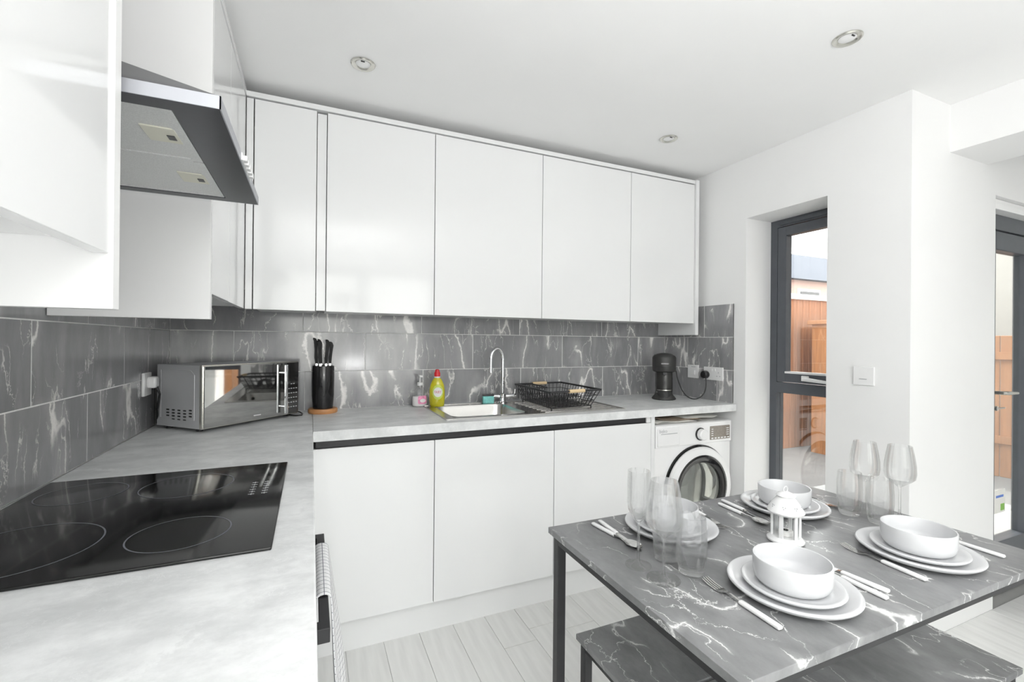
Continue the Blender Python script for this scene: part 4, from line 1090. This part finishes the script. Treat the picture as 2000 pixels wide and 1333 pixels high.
for i in range(4):
    xc = -0.0093 + i*0.0062
    v, f = strip([(0.149, 0.0021, 0.0008, 0.0016), (0.170, 0.0018, 0.0018, 0.0014), (0.186, 0.0014, 0.0050, 0.0012), (0.192, 0.0008, 0.0068, 0.001)])
    fk.add([(p[0]+xc, p[1], p[2]) for p in v], f)
fork_me = mesh_of('fork_head', fk, 'cutlery')
kn = G().add(*strip([(0.090, 0.005, 0.0015, 0.006), (0.100, 0.004, 0.0022, 0.0035), (0.106, 0.0085, 0.002, 0.0014), (0.170, 0.0092, 0.002, 0.0012), (0.195, 0.0065, 0.002, 0.001), (0.206, 0.0012, 0.002, 0.0008)]))
knife_me = mesh_of('knife_blade', kn, 'cutlery')
sp_ = G().add(*strip([(0.090, 0.005, 0.0015, 0.006), (0.104, 0.0028, 0.004, 0.0028), (0.125, 0.0022, 0.006, 0.0018), (0.140, 0.004, 0.0045, 0.0014)]))
v = []; f = []; nr, na = 6, 24
for r in range(nr+1):
    for a in range(na):
        q = r/nr; t_ = 2*PI*a/na
        v.append((0.0185*q*math.cos(t_), 0.163+0.027*q*math.sin(t_), 0.0012+0.0062*q*q))
for r in range(nr):
    for a in range(na):
        b_ = (a+1) % na; f.append((r*na+a, r*na+b_, (r+1)*na+b_, (r+1)*na+a))
sp_.add(v, f); sp_.add([(p[0], p[1], p[2]+0.0011) for p in v], [q[::-1] for q in f])
spoon_me = mesh_of('spoon_head', sp_, 'cutlery')
def cutlery(kind, end, tip, label):
    a = math.atan2(tip[1]-end[1], tip[0]-end[0]) - PI/2
    t_ = thing(kind, label, {'dinner_fork': 'fork', 'dinner_knife': 'knife', 'soup_spoon': 'spoon'}[kind], (end[0], end[1], ZTB+0.0004), a, 'white handled cutlery')
    obj('handle', hm, t_)
    obj({'dinner_fork': 'fork_head', 'dinner_knife': 'blade', 'soup_spoon': 'spoon_head'}[kind], {'dinner_fork': fork_me, 'dinner_knife': knife_me, 'soup_spoon': spoon_me}[kind], t_)
cutlery('dinner_fork', (1.398, -1.930), (1.409, -1.739), 'white handled fork left of the near left place')
cutlery('dinner_knife', (1.735, -1.936), (1.722, -1.75), 'white handled knife outermost right of the near left place')
cutlery('soup_spoon', (1.701, -1.950), (1.712, -1.765), 'white handled spoon tucked against the near left plate')
cutlery('dinner_fork', (1.871, -1.941), (1.890, -1.750), 'white handled fork left of the near right place')
cutlery('dinner_knife', (2.196, -1.957), (2.200, -1.76), 'white handled knife right of the near right place')
cutlery('soup_spoon', (1.351, -1.377), (1.372, -1.565), 'white handled spoon nearest the table corner at the far left')
cutlery('dinner_knife', (1.381, -1.369), (1.366, -1.575), 'white handled knife between spoon and plate at the far left')
cutlery('dinner_fork', (1.722, -1.372), (1.686, -1.560), 'fork right of the far left plate with its tines showing')
cutlery('soup_spoon', (1.835, -1.398), (1.822, -1.585), 'white handled spoon left of the far right place')
cutlery('dinner_knife', (1.872, -1.378), (1.850, -1.580), 'white handled knife beside the far right plate')
cutlery('dinner_fork', (2.188, -1.385), (2.172, -1.575), 'fork right of the far right plate behind the tumbler')

# glasses
def wine(h, rb, rmax, rrim, zb, zm):
    o_ = [(0, 0), (rb, 0), (rb, 0.0012), (rb*0.55, 0.0030), (0.006, 0.0075), (0.0038, 0.014), (0.0033, zb-0.018), (0.0045, zb-0.004), (0.012, zb+0.003), (rmax*0.66, zb+0.014), (rmax*0.93, zb+(zm-zb)*0.62), (rmax, zm), (rmax*0.985, zm+(h-zm)*0.3), ((rmax+rrim)/2*1.01, zm+(h-zm)*0.66), (rrim, h)]
    i_ = [(rrim-0.0009, h), ((rmax+rrim)/2*1.01-0.0010, zm+(h-zm)*0.66), (rmax*0.985-0.0010, zm+(h-zm)*0.3), (rmax-0.0011, zm), (rmax*0.93-0.0012, zb+(zm-zb)*0.62), (rmax*0.66-0.0010, zb+0.0158), (0.010, zb+0.0055), (0, zb+0.0045)]
    return o_ + i_
wine_me = mesh_of('wine_glass', G().lathe(wine(0.224, 0.037, 0.0405, 0.030, 0.098, 0.138), 48), 'crystal')
flute_me = mesh_of('champagne_glass', G().lathe(wine(0.228, 0.031, 0.0275, 0.0265, 0.108, 0.150), 48), 'crystal')
tum_me = mesh_of('tumbler', G().lathe([(0, 0), (0.024, 0), (0.0275, 0.002), (0.031, 0.020), (0.0345, 0.060), (0.0340, 0.095), (0.0310, 0.134), (0.0298, 0.134), (0.0326, 0.095), (0.0330, 0.060), (0.0295, 0.024), (0.025, 0.016), (0, 0.0145)], 48), 'crystal')
for me_, nm, ct, loc, lb_ in (
        (wine_me, 'wine_glass', 'wine glass', (1.326, -1.699), 'clear round bowled wine glass in front of the far left place'),
        (flute_me, 'champagne_glass', 'champagne glass', (1.316, -1.624), 'slender straight sided stemmed glass leftmost on the table'),
        (tum_me, 'tumbler', 'tumbler', (1.4058, -1.7026), 'clear tumbler beside the fork tines of the near left place'),
        (tum_me, 'tumbler', 'tumbler', (1.399, -1.629), 'clear tumbler directly behind the left wine glass bowl'),
        (wine_me, 'wine_glass', 'wine glass', (2.228, -1.620), 'clear wine glass left of the right hand pair against the wall'),
        (wine_me, 'wine_glass', 'wine glass', (2.268, -1.697), 'clear wine glass rightmost on the table against the wall'),
        (tum_me, 'tumbler', 'tumbler', (2.1535, -1.6178), 'clear tumbler nearest the window in the right hand cluster'),
        (tum_me, 'tumbler', 'tumbler', (2.160, -1.6988), 'clear tumbler just behind the near right bowl')):
    o = obj(nm, me_); o.location = (loc[0], loc[1], ZTB+0.0003); tag(o, lb_, ct, 'drinking glasses on the table')

# candle lantern
ln = thing('candle_lantern', 'small white metal candle lantern in the middle of the table', 'lantern', (1.778, -1.6707, ZTB))
part('base', G().lathe([(0, 0), (0.040, 0), (0.0455, 0.003), (0.0455, 0.007), (0.041, 0.011), (0.037, 0.016), (0, 0.016)], 40), 'whiteplastic', ln, local=True)
for i in range(6):
    a = 2*PI*i/6+0.3
    part('post', G().box(-0.0028, 0.0028, -0.0045, 0.0045, 0.014, 0.080).xform(Matrix.Rotation(a, 4, 'Z') @ Matrix.Translation((0.0335, 0, 0))), 'whiteplastic', ln, local=True)
part('chimney_glass', G().lathe([(0.030, 0.016), (0.030, 0.079), (0.0293, 0.079), (0.0293, 0.016)], 36, closed=True), 'glass', ln, local=True)
part('candle', G().cyl(0.018, 0.016, 0.030, n=24, b=0.002).cyl(0.0008, 0.030, 0.037, n=6), 'candle', ln, local=True)
rf = part('roof', G().lathe([(0.0, 0.078), (0.036, 0.078), (0.044, 0.079), (0.0455, 0.083), (0.042, 0.090), (0.033, 0.105), (0.023, 0.118), (0.020, 0.121), (0.024, 0.124), (0.020, 0.129), (0.008, 0.134), (0, 0.135)], 40), 'whiteplastic', ln, local=True)
for i in range(8):
    a = 2*PI*i/8+0.5
    for k in range(3):
        b_ = 2*PI*k/3+0.4
        p = V(0.0375+0.0028*math.sin(b_)*-0.55, 0.0034*math.cos(b_), 0.0985+0.0034*math.sin(b_)*0.85)
        g = G().cyl(0.0014, -0.0015, 0.0012, n=8).xform(Matrix.Rotation(a, 4, 'Z') @ Matrix.Translation(p) @ Matrix.Rotation(math.radians(58), 4, 'Y'))
        part('roof_hole', g, 'greyprint', rf, local=True)
part('hanging_ring', G().tube([(0.008*math.cos(2*PI*i/20), 0.001, 0.140+0.008*math.sin(2*PI*i/20)) for i in range(20)], 0.0011, 6, closed=True), 'whiteplastic', ln, local=True)
